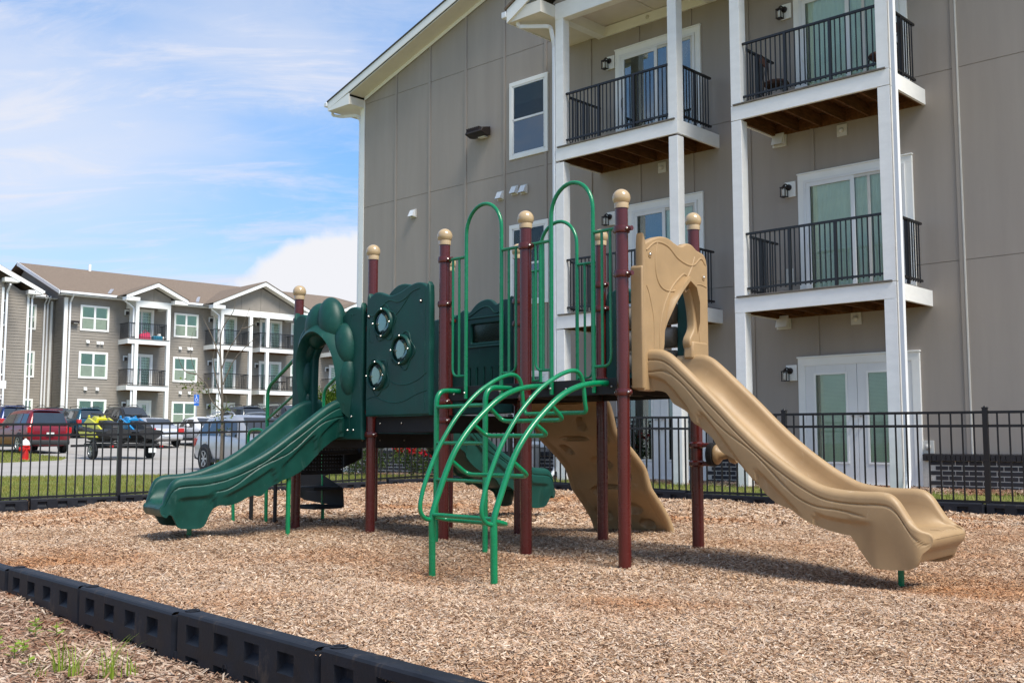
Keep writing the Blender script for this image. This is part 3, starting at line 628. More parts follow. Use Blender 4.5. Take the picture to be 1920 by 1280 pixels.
# wall fixtures
def lantern(s, z, sgn=1):
    x = -s
    l = nb('wall_lantern', MB().box(x - .1, x + .1, -.05, -.014, z - .13, z + .14), m_trims, bevel=.004)
    part('bracket', MB().lathe([(.01, 0), (.055, .0), (.055, .02), (.03, .03)], (x - .02, -.05, z + .04), 14, (0, -1, 0)).tube(spline([(x - .02, -.06, z + .05), (x - .04, -.13, z + .09), (x - .06, -.15, z + .06)], 4), .012, 8), m_metalb, l)
    cg = MB(); cx, cy, cz = x - .06, -.15, z - .04
    for dx, dy in ((-.045, -.045), (.045, -.045), (.045, .045), (-.045, .045)): cg.box(cx + dx - .006, cx + dx + .006, cy + dy - .006, cy + dy + .006, cz - .09, cz + .06)
    cg.box(cx - .055, cx + .055, cy - .055, cy + .055, cz + .06, cz + .075).box(cx - .055, cx + .055, cy - .055, cy + .055, cz - .10, cz - .09).lathe([(.05, 0), (.02, .03), (.005, .05)], (cx, cy, cz + .075), 8)
    part('cage', cg, m_metalb, l, smooth=0)
    part('lamp_glass', MB().lathe([(.02, -.08), (.034, -.05), (.034, .03), (.015, .055)], (cx, cy, cz), 12), m_bulb, l)
for s, z in ((2.42, 8.42), (2.42, 5.22), (2.48, 2.03), (6.34, 8.47), (6.36, 5.28)): lantern(s, z)
def hood_vent(s, z, w_=.22):
    x = -s; l = nb('exhaust_vent', MB().box(x - w_ / 2, x + w_ / 2, -.045, -.014, z - w_ / 2, z + w_ / 2), m_grey, bevel=.004)
    h = w_ * .38
    part('hood', MB().add([(x - h, -.046, z + h), (x + h, -.046, z + h), (x + h, -.046, z - h), (x - h, -.046, z - h), (x - h, -.075, z + h), (x + h, -.075, z + h), (x + h, -.15, z - h), (x - h, -.15, z - h)],
         [(0, 1, 5, 4), (4, 5, 6, 7), (0, 4, 7, 3), (1, 2, 6, 5)]), m_downs, l)
for s, z in ((12.31, 6.27), (9.42, 6.24), (8.99, 6.29), (8.72, 6.27)): hood_vent(s, z, .2)
for s, z in ((2.96, 6.19), (2.96, 2.97)): hood_vent(s - .35, z - .04, .27)
def box_light(s, z):
    l = nb('junction_plate', MB().box(-s - .09, -s + .09, -.04, -.014, z - .1, z + .1), m_grey, bevel=.004)
    part('sensor', MB().ball((-s, -.05, z), .045, 12), m_grey, l)
for s, z in ((1.44, 6.08), (1.29, 2.88), (5.40, 9.16), (5.12, 6.10), (.17, .78)): box_light(s, z)
fl = nb('flood_light', MB().prism([(-.05, 7.66), (-.05, 7.86), (-.30, 7.80), (-.36, 7.70), (-.20, 7.64)], lambda a, b, t: (t, a, b), -10.23, -9.72), m_metalb, bevel=.01)
part('lamp_glass', MB().box(-10.0, -9.8, -.17, -.06, 7.62, 7.645), m_bulb, fl)
for k in range(7): part('fin', MB().box(-10.2 + k * .06, -10.18 + k * .06, -.34, -.1, 7.74, 7.83), m_metalb, fl)
nb('outlet_box', MB().box(-2.55, -2.40, -.05, -.014, FL2 + .35, FL2 + .62), m_grey, bevel=.005)
nb('conduit', MB().box(-.0 + .44 - .02 + .07, .44 + .07, -.04, -.013, .62, 9.3), m_grey)
# chairs and things standing on the balconies
m_chairw = M('brown chair wood', (.17, .05, .022), .5, .2, 12)
m_chairs = M('brown seat cushion', (.10, .045, .03), .9, .2, 20)
def bistro(name, label, sx, sy, z, rz):
    cx = PB[0] - (-sx) * 0 + UB[0] * sx - VB[0] * sy; cy = PB[1] + UB[1] * sx - VB[1] * sy
    t = thing(name, label, 'chair', (cx, cy, z), rz)
    part('seat', MB().lathe([(.02, .41), (.19, .41), (.22, .44), (.2, .475), (.02, .48)], n=20), m_chairs, t)
    part('frame', MB().tube(fillet([(-.19, .19, 0), (-.17, .17, .43), (-.19, .21, .95), (.19, .21, .95), (.17, .17, .43), (.19, .19, 0)], .04), .011, 8), m_metalb, t)
    for sx_ in (-1, 1): part('leg', MB().tube([(sx_ * .2, -.2, 0), (sx_ * .16, -.14, .43)], .011, 8), m_metalb, t)
    part('backrest', MB().box(-.19, .19, .2, .225, .80, .93), m_chairw, t, bevel=.01)
    sc_ = MB()
    for sg in (-1, 1): sc_.tube(spline([(sg * .02, .2, .50), (sg * .12, .205, .58), (sg * .04, .205, .68), (sg * .11, .21, .80)], 5), .007, 6)
    part('scroll', sc_, m_metalb, t); return t
bistro('bistro_chair', 'brown and black bistro chair on the top right balcony, left of the glass door', 2.32, .62, FL3 + .035, radians(60))
bistro('bistro_chair', 'brown and black bistro chair behind the far right corner railing of the top balcony', .42, .66, FL3 + .035, radians(-130))
tb_ = thing('folded_stool', 'low black folded stool on the left middle balcony', 'stool', (*bl(6.1, .5), FL2 + .055), .4)
part('seat', MB().box(-.17, .17, -.13, .13, .14, .18), m_metalb, tb_, bevel=.01)
for a_ in (-1, 1): part('leg', MB().bar((a_ * .15, -.1, 0), (-a_ * .15, .1, .15), .02, .02), m_metalb, tb_)

# ------------------------------------------------------------ far apartment building
FQ = Vector((-24, 73)); FW = (.7314, .682); FN = (-.682, .7314)
FB = thing('apartment_building', 'long taupe lap-sided apartment block with brown shingle roof beyond the parking lot', 'building', (-24, 73, 0), atan2(.682, .7314))
def fb(name, mb, mat, parent=None, **k): return part(name, mb, mat, parent or FB, **k)
ZG = 1.3
m_roof.name = 'brown shingle'
def lap_wall(x0, x1, y, z0, z1, name='siding', parent=FB, face=0):
    """courses of lap siding: face 0 = towards -y, 1 = towards -x at x0 (x1 is then the far y)"""
    m = MB(); z = z0
    while z < z1:
        zt_ = min(z + .19, z1)
        if face == 0: m.add([(x0, y - .028, z), (x1, y - .028, z), (x1, y - .006, zt_), (x0, y - .006, zt_), (x0, y, z), (x1, y, z)], [(0, 1, 2, 3), (4, 5, 1, 0)])
        else: m.add([(y - .028, x0, z), (y - .028, x1, z), (y - .006, x1, zt_), (y - .006, x0, zt_), (y, x0, z), (y, x1, z)], [(3, 2, 1, 0), (0, 1, 5, 4)])
        z += .19
    return part(name, m, m_lap, parent, smooth=0, stuff=True)
fb('wall', MB().box(-6.05, 24.5, 1.6, 17, ZG - 1, 10.55).box(-8.6, -6.05, 3.6, 17, ZG - 1, 10.5).box(-10.6, -8.42, 1.6, 15, ZG - 1, 10.6).box(-22, -10.6, -.4, 15, ZG - 1, 10.8), m_lap)
lap_wall(-6.05, 24.5, 1.595, ZG, 10.5); lap_wall(1.6, 3.6, -6.055, ZG, 10.5, face=1); lap_wall(-8.42, -6.08, 3.595, ZG, 10.5)
lap_wall(-10.5, -8.42, 1.595, ZG, 10.5); lap_wall(-22, -10.6, -.405, ZG, 10.7)
def trimbox(x0, x1, y0, y1, z0, z1): fb('corner_board', MB().box(x0, x1, y0, y1, z0, z1), m_trims)
for x, y in ((-6.05, 1.6), (-8.42, 1.6), (-10.6, -.4)): trimbox(x - .11, x + .03 if x != -6.05 else x + .12, y - .06, y + .09, ZG, 10.4)
trimbox(-6.35, -6.2, 3.5, 3.57, ZG, 10.3)
m_shade = M('pale green shade', (.56, .70, .56), .6, .04, 2); m_scr = M('window screen', (.22, .28, .22), .7, .08, 4)
def fwin(x0, x1, z0, z1, y=1.6, double=True, parent=FB, dark=False):
    t = .13; f = MB().box(x0, x1, y - .08, y - .0, z1 - t, z1).box(x0, x1, y - .08, y, z0, z0 + t).box(x0, x0 + t, y - .08, y, z0 + t, z1 - t).box(x1 - t, x1, y - .08, y, z0 + t, z1 - t)
    w_ = part('window', f, m_trims, parent)
    part('interior', MB().box(x0 + t, x1 - t, y - .035, y - .03, z0 + t, z1 - t), m_dark, w_, smooth=0)
    if not dark: part('shade', MB().box(x0 + t, x1 - t, y - .042, y - .038, z0 + t + (z1 - z0 - 2 * t) * rnd.choice((0, 0, .05, .3, .45)), z1 - t), m_shade, w_, smooth=0)
    zm_ = z0 + (z1 - z0) * .5; xs2 = [x0 + t, (x0 + x1) / 2, x1 - t] if double else [x0 + t, x1 - t]
    m_ = MB().box(x0 + t, x1 - t, y - .065, y - .04, zm_ - .04, zm_ + .04)
    if double: m_.box(xs2[1] - .07, xs2[1] + .07, y - .072, y - .04, z0 + t, z1 - t)
    part('sash', m_, m_vinyl, w_)
    for a, b in zip(xs2[:-1], xs2[1:]):
        part('pane', MB().box(a + .04, b - .04, y - .055, y - .05, zm_ + .04, z1 - t - .02), m_glass, w_, smooth=0)
        part('pane', MB().box(a + .04, b - .04, y - .055, y - .05, z0 + t + .02, zm_ - .04), m_scr if not dark else m_glassd, w_, smooth=0)
for z0, z1 in ((8.28, 10.0), (5.1, 6.88), (1.98, 3.72)):
    fwin(-5.1, -3.15, z0, z1); fwin(1.5, 3.35, z0, z1); fwin(11.0, 12.9, z0, z1); fwin(20.3, 22.1, z0, z1)
    fwin(-8.42 + .12, -7.25, z0 + .02, z1, y=3.6, double=False)
fwin(-10.25, -9.75, 8.2, 9.9, y=1.6, double=False, dark=True); fwin(-10.25, -9.75, 5.05, 6.8, y=1.6, double=False, dark=True)
def fdoor(x0, x1, z0, z1, y=1.6, fr=False):
    t = .15; d = fb('patio_door', MB().box(x0, x1, y - .09, y, z1 - t, z1).box(x0, x0 + t, y - .09, y, z0, z1 - t).box(x1 - t, x1, y - .09, y, z0, z1 - t), m_trims)
    xm = (x0 + x1) / 2; cs = .22 if fr else .06
    for k, (a, b) in enumerate(((x0 + t, xm), (xm, x1 - t))):
        part('door_leaf', MB().box(a, a + cs, y - .07, y - .03, z0, z1 - t).box(b - cs, b, y - .07, y - .03, z0, z1 - t).box(a + cs, b - cs, y - .07, y - .03, z0, z0 + (.35 if fr else .08)).box(a + cs, b - cs, y - .07, y - .03, z1 - t - (.18 if fr else .06), z1 - t), m_vinyl, d)
        part('pane', MB().box(a + cs, b - cs, y - .05, y - .045, z0 + .08, z1 - t - .06), m_glass, d, smooth=0)
        part('curtain', corrug(a + cs, b - cs, z0 + .05, z1 - t - .05, y - .03, .12, .01), m_blind if (k + int(x0 * 3)) % 3 else m_scr, d, smooth=60)
def fporch(xa, xb, parts_x, doors, gable_eave):
    """xa..xb: outer edges; parts_x: post positions; every floor a balcony"""
    for px_ in parts_x:
        for z0, z1 in ((ZG, 4.345), (4.675, 7.495), (7.805, 10.0)): fb('porch_post', MB().box(px_, px_ + .24, 0, .24, z0, z1), m_trims)
    groups = [(xa, xb)] if len(parts_x) == 2 else [(parts_x[0], parts_x[1] + .24), (parts_x[2], parts_x[3] + .24)]
    for a, b in groups:
        a2 = a - .5
        for zt_ in (7.8, 4.67):
            bc = fb('balcony', MB().box(a2, b, -.003, 1.58, zt_ - .32, zt_ - .003), m_trims)
            part('deck_board', MB().box(a2 + .05, b - .05, -.05, 1.56, zt_, zt_ + .04), m_deckb, bc)
            part('soffit', MB().box(a2 + .04, b - .04, .05, 1.56, zt_ - .34, zt_ - .322), m_wood, bc)
            part('handrail', MB().bar((a2 + .05, .06, zt_ + 1.08), (b - .05, .06, zt_ + 1.08), .05, .05).bar((a2 + .05, .06, zt_ + .14), (b - .05, .06, zt_ + .14), .04, .04).bar((a2 + .06, .06, zt_ + 1.08), (a2 + .06, 1.5, zt_ + 1.08), .05, .05)
                 .bar((b - .06, .06, zt_ + 1.08), (b - .06, 1.5, zt_ + 1.08), .05, .05), m_rail, bc)
            n = int((b - a2) / .125)
            for k in range(1, n): part('baluster', MB().box(a2 + (b - a2) * k / n - .011, a2 + (b - a2) * k / n + .011, .05, .07, zt_ + .08, zt_ + 1.06), m_rail, bc, smooth=0)
            m_ = MB()
            for xx in (a2 + .06, b - .06):
                for k in range(1, 12): m_.box(xx - .011, xx + .011, .06 + k * .12 - .011, .06 + k * .12 + .011, zt_ + .08, zt_ + 1.06)
            part('baluster', m_, m_rail, bc, smooth=0, stuff=True)
    for d0, d1 in doors:
        for z0 in (7.84, 4.71): fdoor(d0, d1, z0, z0 + 2.22)
        fdoor(d0, d1, 1.45, 3.75, fr=True)
        for z0 in (9.75, 6.6, 3.45):
            l = fb('wall_lantern', MB().box(d0 - .35, d0 - .05, 1.52, 1.57, z0 - .2, z0 + .15), m_trims); part('lamp', MB().box(d0 - .28, d0 - .12, 1.36, 1.5, z0 - .2, z0 + .05), m_metalb, l)
    xm = (xa + xb) / 2; hw = (xb - xa) / 2 + .95; z = 10.0; H = hw * .46
    r_ = fb('porch_roof', MB().box(xa, xb, -.003, .26, z, z + .42).box(xa, xa + .24, .26, 1.58, z, z + .42).box(xb - .24, xb, .26, 1.58, z, z + .42), m_trims)
    part('ceiling', MB().box(xa, xb, .0, 1.58, z + .421, z + .44), m_soffit, r_)
    n = max(2, int((xb - xa) / 1.3)); ht = lambda x: z + .44 + max(0, (hw - abs(x - xm))) * .46 - .12
    for k in range(n):
        a, b = xa + (xb - xa) * k / n + .01, xa + (xb - xa) * (k + 1) / n - .01; poly = [(a, z + .425), (b, z + .425), (b, ht(b))] + ([(xm, ht(xm))] if a < xm < b else []) + [(a, ht(a))]
        part('gable_panel', MB().prism(poly, lambda p, q, t: (p, t, q), .03, .08), m_lap, r_, smooth=0)
    fa = MB(); sh = MB(); so_ = MB()
    for sg in (-1, 1):
        e = xm + sg * hw; zz0 = z + .44
        fa.prism([(e, zz0 - .02), (e, zz0 + .22), (xm, zz0 + H + .22), (xm, zz0 + H - .06)], lambda p, q, t: (p, t, q), -.66, -.62)
        fa.box(e, e - sg * .95, -.618, .02, zz0 - .12, zz0 + .12)
        so_.prism([(e - sg * .3, zz0 + .08), (xm, zz0 + H - .02), (xm, zz0 + H), (e - sg * .3, zz0 + .10)], lambda p, q, t: (p, t, q), -.62, .05)
        sh.prism([(e + sg * .06, zz0 + .20), (xm, zz0 + H + .225), (xm, zz0 + H + .28), (e + sg * .06, zz0 + .255)], lambda p, q, t: (p, t, q), -.7, 1.2 + H / .36)
    part('fascia', fa, m_trims, r_); part('soffit', so_, m_soffit, r_); part('shingle_slope', sh, m_roof, r_)
fporch(-1.97, .52, (-1.97, .28), ((-1.75, .0),), 0)
fporch(4.31, 10.67, (4.31, 6.62, 8.0, 10.43), ((4.5, 6.4), (8.3, 10.2)), 0)
fporch(14.2, 16.9, (14.2, 16.66), ((14.5, 16.4),), 0)
# roofs: main gable along the block, lower left wings
def slope(x0, x1, y0, z0, y1, z1, th=.06): return MB().add([(x0, y0, z0), (x1, y0, z0), (x1, y1, z1), (x0, y1, z1), (x0, y0, z0 - th), (x1, y0, z0 - th), (x1, y1, z1 - th), (x0, y1, z1 - th)],
        [(0, 1, 2, 3), (7, 6, 5, 4), (0, 4, 5, 1), (1, 5, 6, 2), (2, 6, 7, 3), (3, 7, 4, 0)])
mr = fb('roof', slope(-6.75, 20, .95, 10.75, 9.3, 13.62), m_roof)
part('shingle_slope', slope(-6.75, 20, 17.6, 10.75, 9.3, 13.62), m_roof, mr)
part('shingle_slope', MB().add([(20, .95, 10.75), (25.3, .95, 10.75), (20, 9.3, 13.62), (25.3, 17.6, 10.75), (20, 17.6, 10.75)], [(0, 1, 2), (1, 3, 2), (3, 4, 2)]), m_roof, mr)
part('shingle_slope', slope(-10.5, -6.76, 3.0, 10.62, 11, 13.1), m_roof, mr)
part('gutter', MB().box(-6.7, 25.3, .84, .97, 10.6, 10.74).box(-10.2, -6.9, 2.88, 3.0, 10.48, 10.62), m_downs, mr)
part('soffit', MB().box(-6.6, 25, .97, 1.6, 10.52, 10.56).box(-8.4, -6.1, 3.0, 3.6, 10.42, 10.46), m_trims, mr)
part('fascia', MB().add([(-6.78, .9, 10.52), (-6.78, .9, 10.76), (-6.78, 9.3, 13.66), (-6.78, 9.3, 13.38), (-6.74, .9, 10.52), (-6.74, .9, 10.76), (-6.74, 9.3, 13.66), (-6.74, 9.3, 13.38)], [(0, 1, 2, 3), (7, 6, 5, 4), (0, 4, 5, 1), (1, 5, 6, 2), (2, 6, 7, 3), (0, 3, 7, 4)]), m_downs, mr)
part('gable_wall', MB().prism([(1.6, 10.4), (15, 10.4), (9.3, 13.4)], lambda a, b, t: (t, a, b), -6.1, -6.04), m_lap, mr)
m_flash = M('grey flashing', (.38, .38, .40), .5, .05, 5, metal=.3)
part('flashing', MB().bar((-3.35, 1.2, 10.87), (-2.45, 2.9, 11.43), .22, .03), m_flash, mr); part('flashing', MB().bar((3.05, 1.2, 10.87), (4.2, 3.3, 11.55), .22, .03), m_flash, mr)
part('vent_pipe', MB().tube([(-1.7, 9.0, 13.4), (-1.7, 9.0, 14.0)], .10, 10), m_trims, mr)
def wing_roof(xr, ye, ze, xp, y1):
    sl_ = .50; zp = ze + (xr - xp) * sl_
    r_ = fb('roof', MB().prism([(xr, ze), (xp, zp), (2 * xp - xr, ze), (2 * xp - xr, ze + .06), (xp, zp + .06), (xr, ze + .06)], lambda a, b, t: (a, t, b), ye, y1), m_roof)
    part('fascia', MB().prism([(xr, ze - .24), (xr, ze + .03), (xp, zp + .03), (xp, zp - .27)], lambda a, b, t: (a, t, b), ye - .04, ye).box(xr - .9, xr, ye, ye + .6, ze - .27, ze - .03).box(xr, xr + .12, ye, y1, ze - .15, ze), m_trims, r_)
    part('gable_wall', MB().prism([(xr - .9, ze - .2), (xp, zp - .25), (2 * xp - xr + .9, ze - .2)], lambda a, b, t: (a, t, b), ye + .58, ye + .66), m_lap, r_)
wing_roof(-7.75, 1.0, 10.62, -13.5, 12); wing_roof(-9.85, -1.0, 11.0, -16, 12)
for x, y in ((-5.8, 1.5), (-6.55, 3.5), (-8.25, 1.5), (-10.42, -.5), (-6.75, 3.5)):
    fb('downspout', MB().bar((x, y, ZG), (x, y, 10.1), .1, .08, up=(0, 1, 0)).bar((x, y, 10.1), (x, y - .55, 10.55), .1, .08, up=(1, 0, 0)), m_downs)
for x, y in ((-2.08, .12), (4.2, .12)): fb('downspout', MB().bar((x, y, ZG), (x, y, 9.9), .1, .08, up=(0, 1, 0)).bar((x, y, 9.9), (x - .7, y - .2, 10.3), .1, .08), m_downs)
for x, y, z in ((-4.55, 1.57, 7.55), (-3.85, 1.57, 7.5), (-3.6, 1.57, 7.5), (-4.6, 1.57, 4.4), (-3.8, 1.57, 4.4), (2.0, 1.57, 7.5), (2.65, 1.57, 7.5), (2.85, 1.57, 7.5), (2.1, 1.57, 4.35), (2.8, 1.57, 4.35), (-7.9, 3.57, 7.55), (-7.9, 3.57, 4.4)):
    v_ = fb('exhaust_vent', MB().box(x - .12, x + .12, y - .05, y, z - .12, z + .12), m_grey); part('hood', MB().add([(x - .09, y - .06, z + .08), (x + .09, y - .06, z + .08), (x + .09, y - .16, z - .09), (x - .09, y - .16, z - .09)], [(0, 1, 2, 3)]), m_downs, v_)
fl2 = fb('flood_light', MB().box(-5.75, -5.25, 1.25, 1.55, 8.72, 8.86), m_metalb); part('lamp_glass', MB().box(-5.6, -5.35, 1.26, 1.5, 8.69, 8.72), m_bulb, fl2)
# entry with its number board
m_ink = M('black lettering', (.02, .02, .02), .6, 0, 1)
sg_ = fb('number_board', MB().box(-11.6, -10.25, 1.40 - 1.9, 1.44 - 1.9, 4.15, 4.62), m_trims)
def text(body, size, mat, mtx, parent, name='lettering', ext=.006):
    cu = bpy.data.curves.new(name, 'FONT'); cu.body = body; cu.size = size; cu.extrude = ext; cu.align_x = 'CENTER'; cu.align_y = 'CENTER'
    tmp = bpy.data.objects.new('tmp', cu); C.objects.link(tmp); bpy.context.view_layer.update()
    me = bpy.data.meshes.new_from_object(tmp.evaluated_get(bpy.context.evaluated_depsgraph_get())); bpy.data.objects.remove(tmp); bpy.data.curves.remove(cu)
    me.transform(mtx); me.materials.clear(); me.materials.append(mat); me.name = name; return link(name, me, parent)
text('0', .42, m_ink, Matrix.Translation((-10.72, -.515, 4.38)) @ Matrix.Rotation(pi / 2, 4, 'X'), sg_)
ed_ = fb('entry_door', MB().box(-11.2, -11.05, -.5, -.41, 1.4, 3.9).box(-11.05, -10.66, -.5, -.41, 3.7, 3.9).box(-10.8, -10.66, -.5, -.41, 1.4, 3.7), m_trims)
part('pane', MB().box(-11.04, -10.8, -.46, -.43, 1.5, 3.7), m_glassd, ed_); part('interior', MB().box(-11.04, -10.8, -.428, -.415, 1.5, 3.7), m_dark, ed_)
kp = fb('keypad_box', MB().box(-10.0, -9.75, 1.47, 1.57, 3.55, 3.85), m_trims); part('lens', MB().box(-9.92, -9.83, 1.45, 1.47, 3.65, 3.78), m_metalb, kp)
def fpt(x, y): return (FQ.x + FW[0] * x + FN[0] * y, FQ.y + FW[1] * x + FN[1] * y)
m_pink = M('pink fabric', (.65, .05, .13), .8, .2, 12); m_teal = M('blue plastic', (.02, .25, .40), .5, .2, 9)
tp_ = thing('tote_bag', 'pink tote bag lying on the top left balcony of the far building', 'bag', (*fpt(-1.1, .45), 7.85), .7)
part('pouch', MB().loft([[(-.38, -.12, 0), (.38, -.12, 0), (.38, .12, 0), (-.38, .12, 0)], [(-.36, -.1, .3), (.34, -.1, .34), (.34, .1, .34), (-.36, .1, .3)], [(-.3, -.02, .38), (.3, -.02, .5), (.3, .02, .5), (-.3, .02, .38)]]), m_pink, tp_); part('strap', MB().tube(spline([(-.2, 0, .35), (0, 0, .62), (.25, 0, .42)], 6), .02, 6), m_pink, tp_)
tp2 = thing('toy_crate', 'blue and white toy crate on the top left balcony of the far building', 'crate', (*fpt(-.15, .5), 7.85), .7)
part('crate', MB().box(-.4, .3, -.15, .15, 0, .28), m_teal, tp2, bevel=.03); part('toy', MB().ball((.1, 0, .33), .14, 12).ball((.35, 0, .14), .14, 12), m_trims, tp2)
pt_ = thing('patio_table', 'small dark patio table on the middle balcony left of the slide archway', 'table', (*fpt(9.7, .7), 4.72), .7)
part('tabletop', MB().lathe([(.02, .62), (.42, .62), (.42, .66), (.02, .66)], n=16), m_metalb, pt_)
for k in range(4): part('leg', MB().tube([(.32 * cos(k * pi / 2 + .7), .32 * sin(k * pi / 2 + .7), 0), (.1 * cos(k * pi / 2 + .7), .1 * sin(k * pi / 2 + .7), .62)], .02, 6), m_metalb, pt_)
# ------------------------------------------------------------ play structure
PS = thing('play_structure', 'green, maroon and tan playground climbing structure with slides standing on wood chips', 'playground', (0, 8.8, 0))
PP = {1: (-2.06, 10.25), 2: (-1.25, 9.5), 3: (-.56, 8.78), 4: (.105, 8.08), 5: (.77, 7.38), 6: (1.405, 8.15), 7: (.74, 8.8), 8: (.06, 9.45), 9: (-.60, 10.15), 10: (-1.41, 10.93)}
def ps(name, mb, mat, parent=None, **k): return part(name, mb, mat, parent or PS, world=parent is None, **k)
def mzz(x, y): return float(mulz(np.array([x]), np.array([y]))[0])
class Fr:                                                   # frame on the edge between two posts: a along, n outward, z up
    def __init__(s, p, q, n=None):
        s.o = Vector((*p, 0)); d = Vector((*q, 0)) - s.o; s.L = d.length; s.e = d / s.L; s.n = Vector((s.e.y, -s.e.x, 0))
    def __call__(s, a, z, t=0): return s.o + s.e * a + s.n * t + Vector((0, 0, z))
F12 = Fr(PP[1], PP[2]); F23 = Fr(PP[2], PP[3]); F34 = Fr(PP[3], PP[4]); F45 = Fr(PP[4], PP[5]); F56 = Fr(PP[5], PP[6]); F98 = Fr(PP[9], PP[8]); F87 = Fr(PP[8], PP[7]); F76 = Fr(PP[7], PP[6]); F1_10 = Fr(PP[10], PP[1]); F10_9 = Fr(PP[9], PP[10])
for k, (x, y) in PP.items():
    h = 2.56 if k not in (1, 10) else 2.30
    o = ps('post', MB().tube([(x, y, -.2), (x, y, h - .055)], .0445, 28), m_post)
    part('ball_cap', MB().ball((x, y, h), .064, 28).lathe([(.050, -.075), (.052, -.03), (.045, -.02)], (x, y, h), 24), m_ball, o, smooth=60)
def clamp(k, z, ang=0.0, arm=0):
    x, y = PP[k]; r = .0445
    m = MB().lathe([(r + .001, -.026), (r + .011, -.022), (r + .015, 0), (r + .011, .022), (r + .001, .026)], (x, y, z), 28)
    for s in (0, pi):
        a = ang + s; cx, cy = x + cos(a) * (r + .014), y + sin(a) * (r + .014); m.ball((cx, cy, z), .021, 12)
    if arm: m.tube([(x + cos(ang) * r, y + sin(ang) * r, z), (x + cos(ang) * (r + arm), y + sin(ang) * (r + arm), z)], .017, 12)
    c = ps('clamp', m, m_post)
    b = MB()
    for s in (0, pi):
        a = ang + s; cx, cy = x + cos(a) * (r + .014), y + sin(a) * (r + .014); b.ball((cx - .012, cy - .016, z), .009, 8)
    part('bolt', b, m_bolt, c)
DA, DB, DC = .93, 1.075, 1.30
eA = atan2(F45.e.y, F45.e.x)
for k, zs in {5: (1.195, 2.02, 2.335), 4: (1.19, 2.345, 1.05), 3: (1.185, 1.03, 1.99, 2.36), 2: (1.12, .92, 2.03, 1.86), 1: (2.02, 1.62, .82), 6: (1.95, 1.19, 2.2), 7: (1.36, 1.95, 2.15), 8: (2.1, 1.9, 1.2), 9: (2.0, 1.0), 10: (1.0,)}.items():
    for z in zs: clamp(k, z, eA, .05 if z > 1.9 else 0)
# decks: a thick coated plate with a turned-down edge, bolts and holes along the lip
def deck(ids, z, th=.115):
    P = [Vector((*PP[i], 0)) for i in ids]; c = sum(P, Vector()) / len(P); q = [c + (p - c) * .955 for p in P]
    d = ps('deck', MB().prism([(p.x, p.y) for p in q], lambda a, b, t: (a, b, t), z - .02, z), m_deck)
    lip = MB(); n = len(q)
    for i in range(n):
        a, b = q[i], q[(i + 1) % n]; lip.bar((a.x, a.y, z - th / 2), (b.x, b.y, z - th / 2), .012, th)
        a2, b2 = a * .93 + c * .07, b * .93 + c * .07; lip.bar((a2.x, a2.y, z - .04), (b2.x, b2.y, z - .04), .03, .05)
    lip.bar(((q[0] + q[1]) / 2 + Vector((0, 0, z - .05))), ((q[2] + q[3]) / 2 + Vector((0, 0, z - .05))), .04, .08)
    part('lip', lip, m_deck, d, bevel=.003)
    bt = MB()
    for i in range(n):
        a, b = q[i], q[(i + 1) % n]; nn = (b - a).cross(Vector((0, 0, 1))).normalized() * .011
        for f in (.1, .42, .9): p = a.lerp(b, f) + nn * (1 if nn.dot(a - c) > 0 else -1); bt.ball((p.x, p.y, z - .06), .008, 8)
    part('bolt', bt, m_bolt, d, stuff=True)
deck((1, 2, 9, 10), DA, .13); deck((2, 3, 8, 9), DB, .14); deck((3, 4, 7, 8), DC); deck((4, 5, 6, 7), DC)

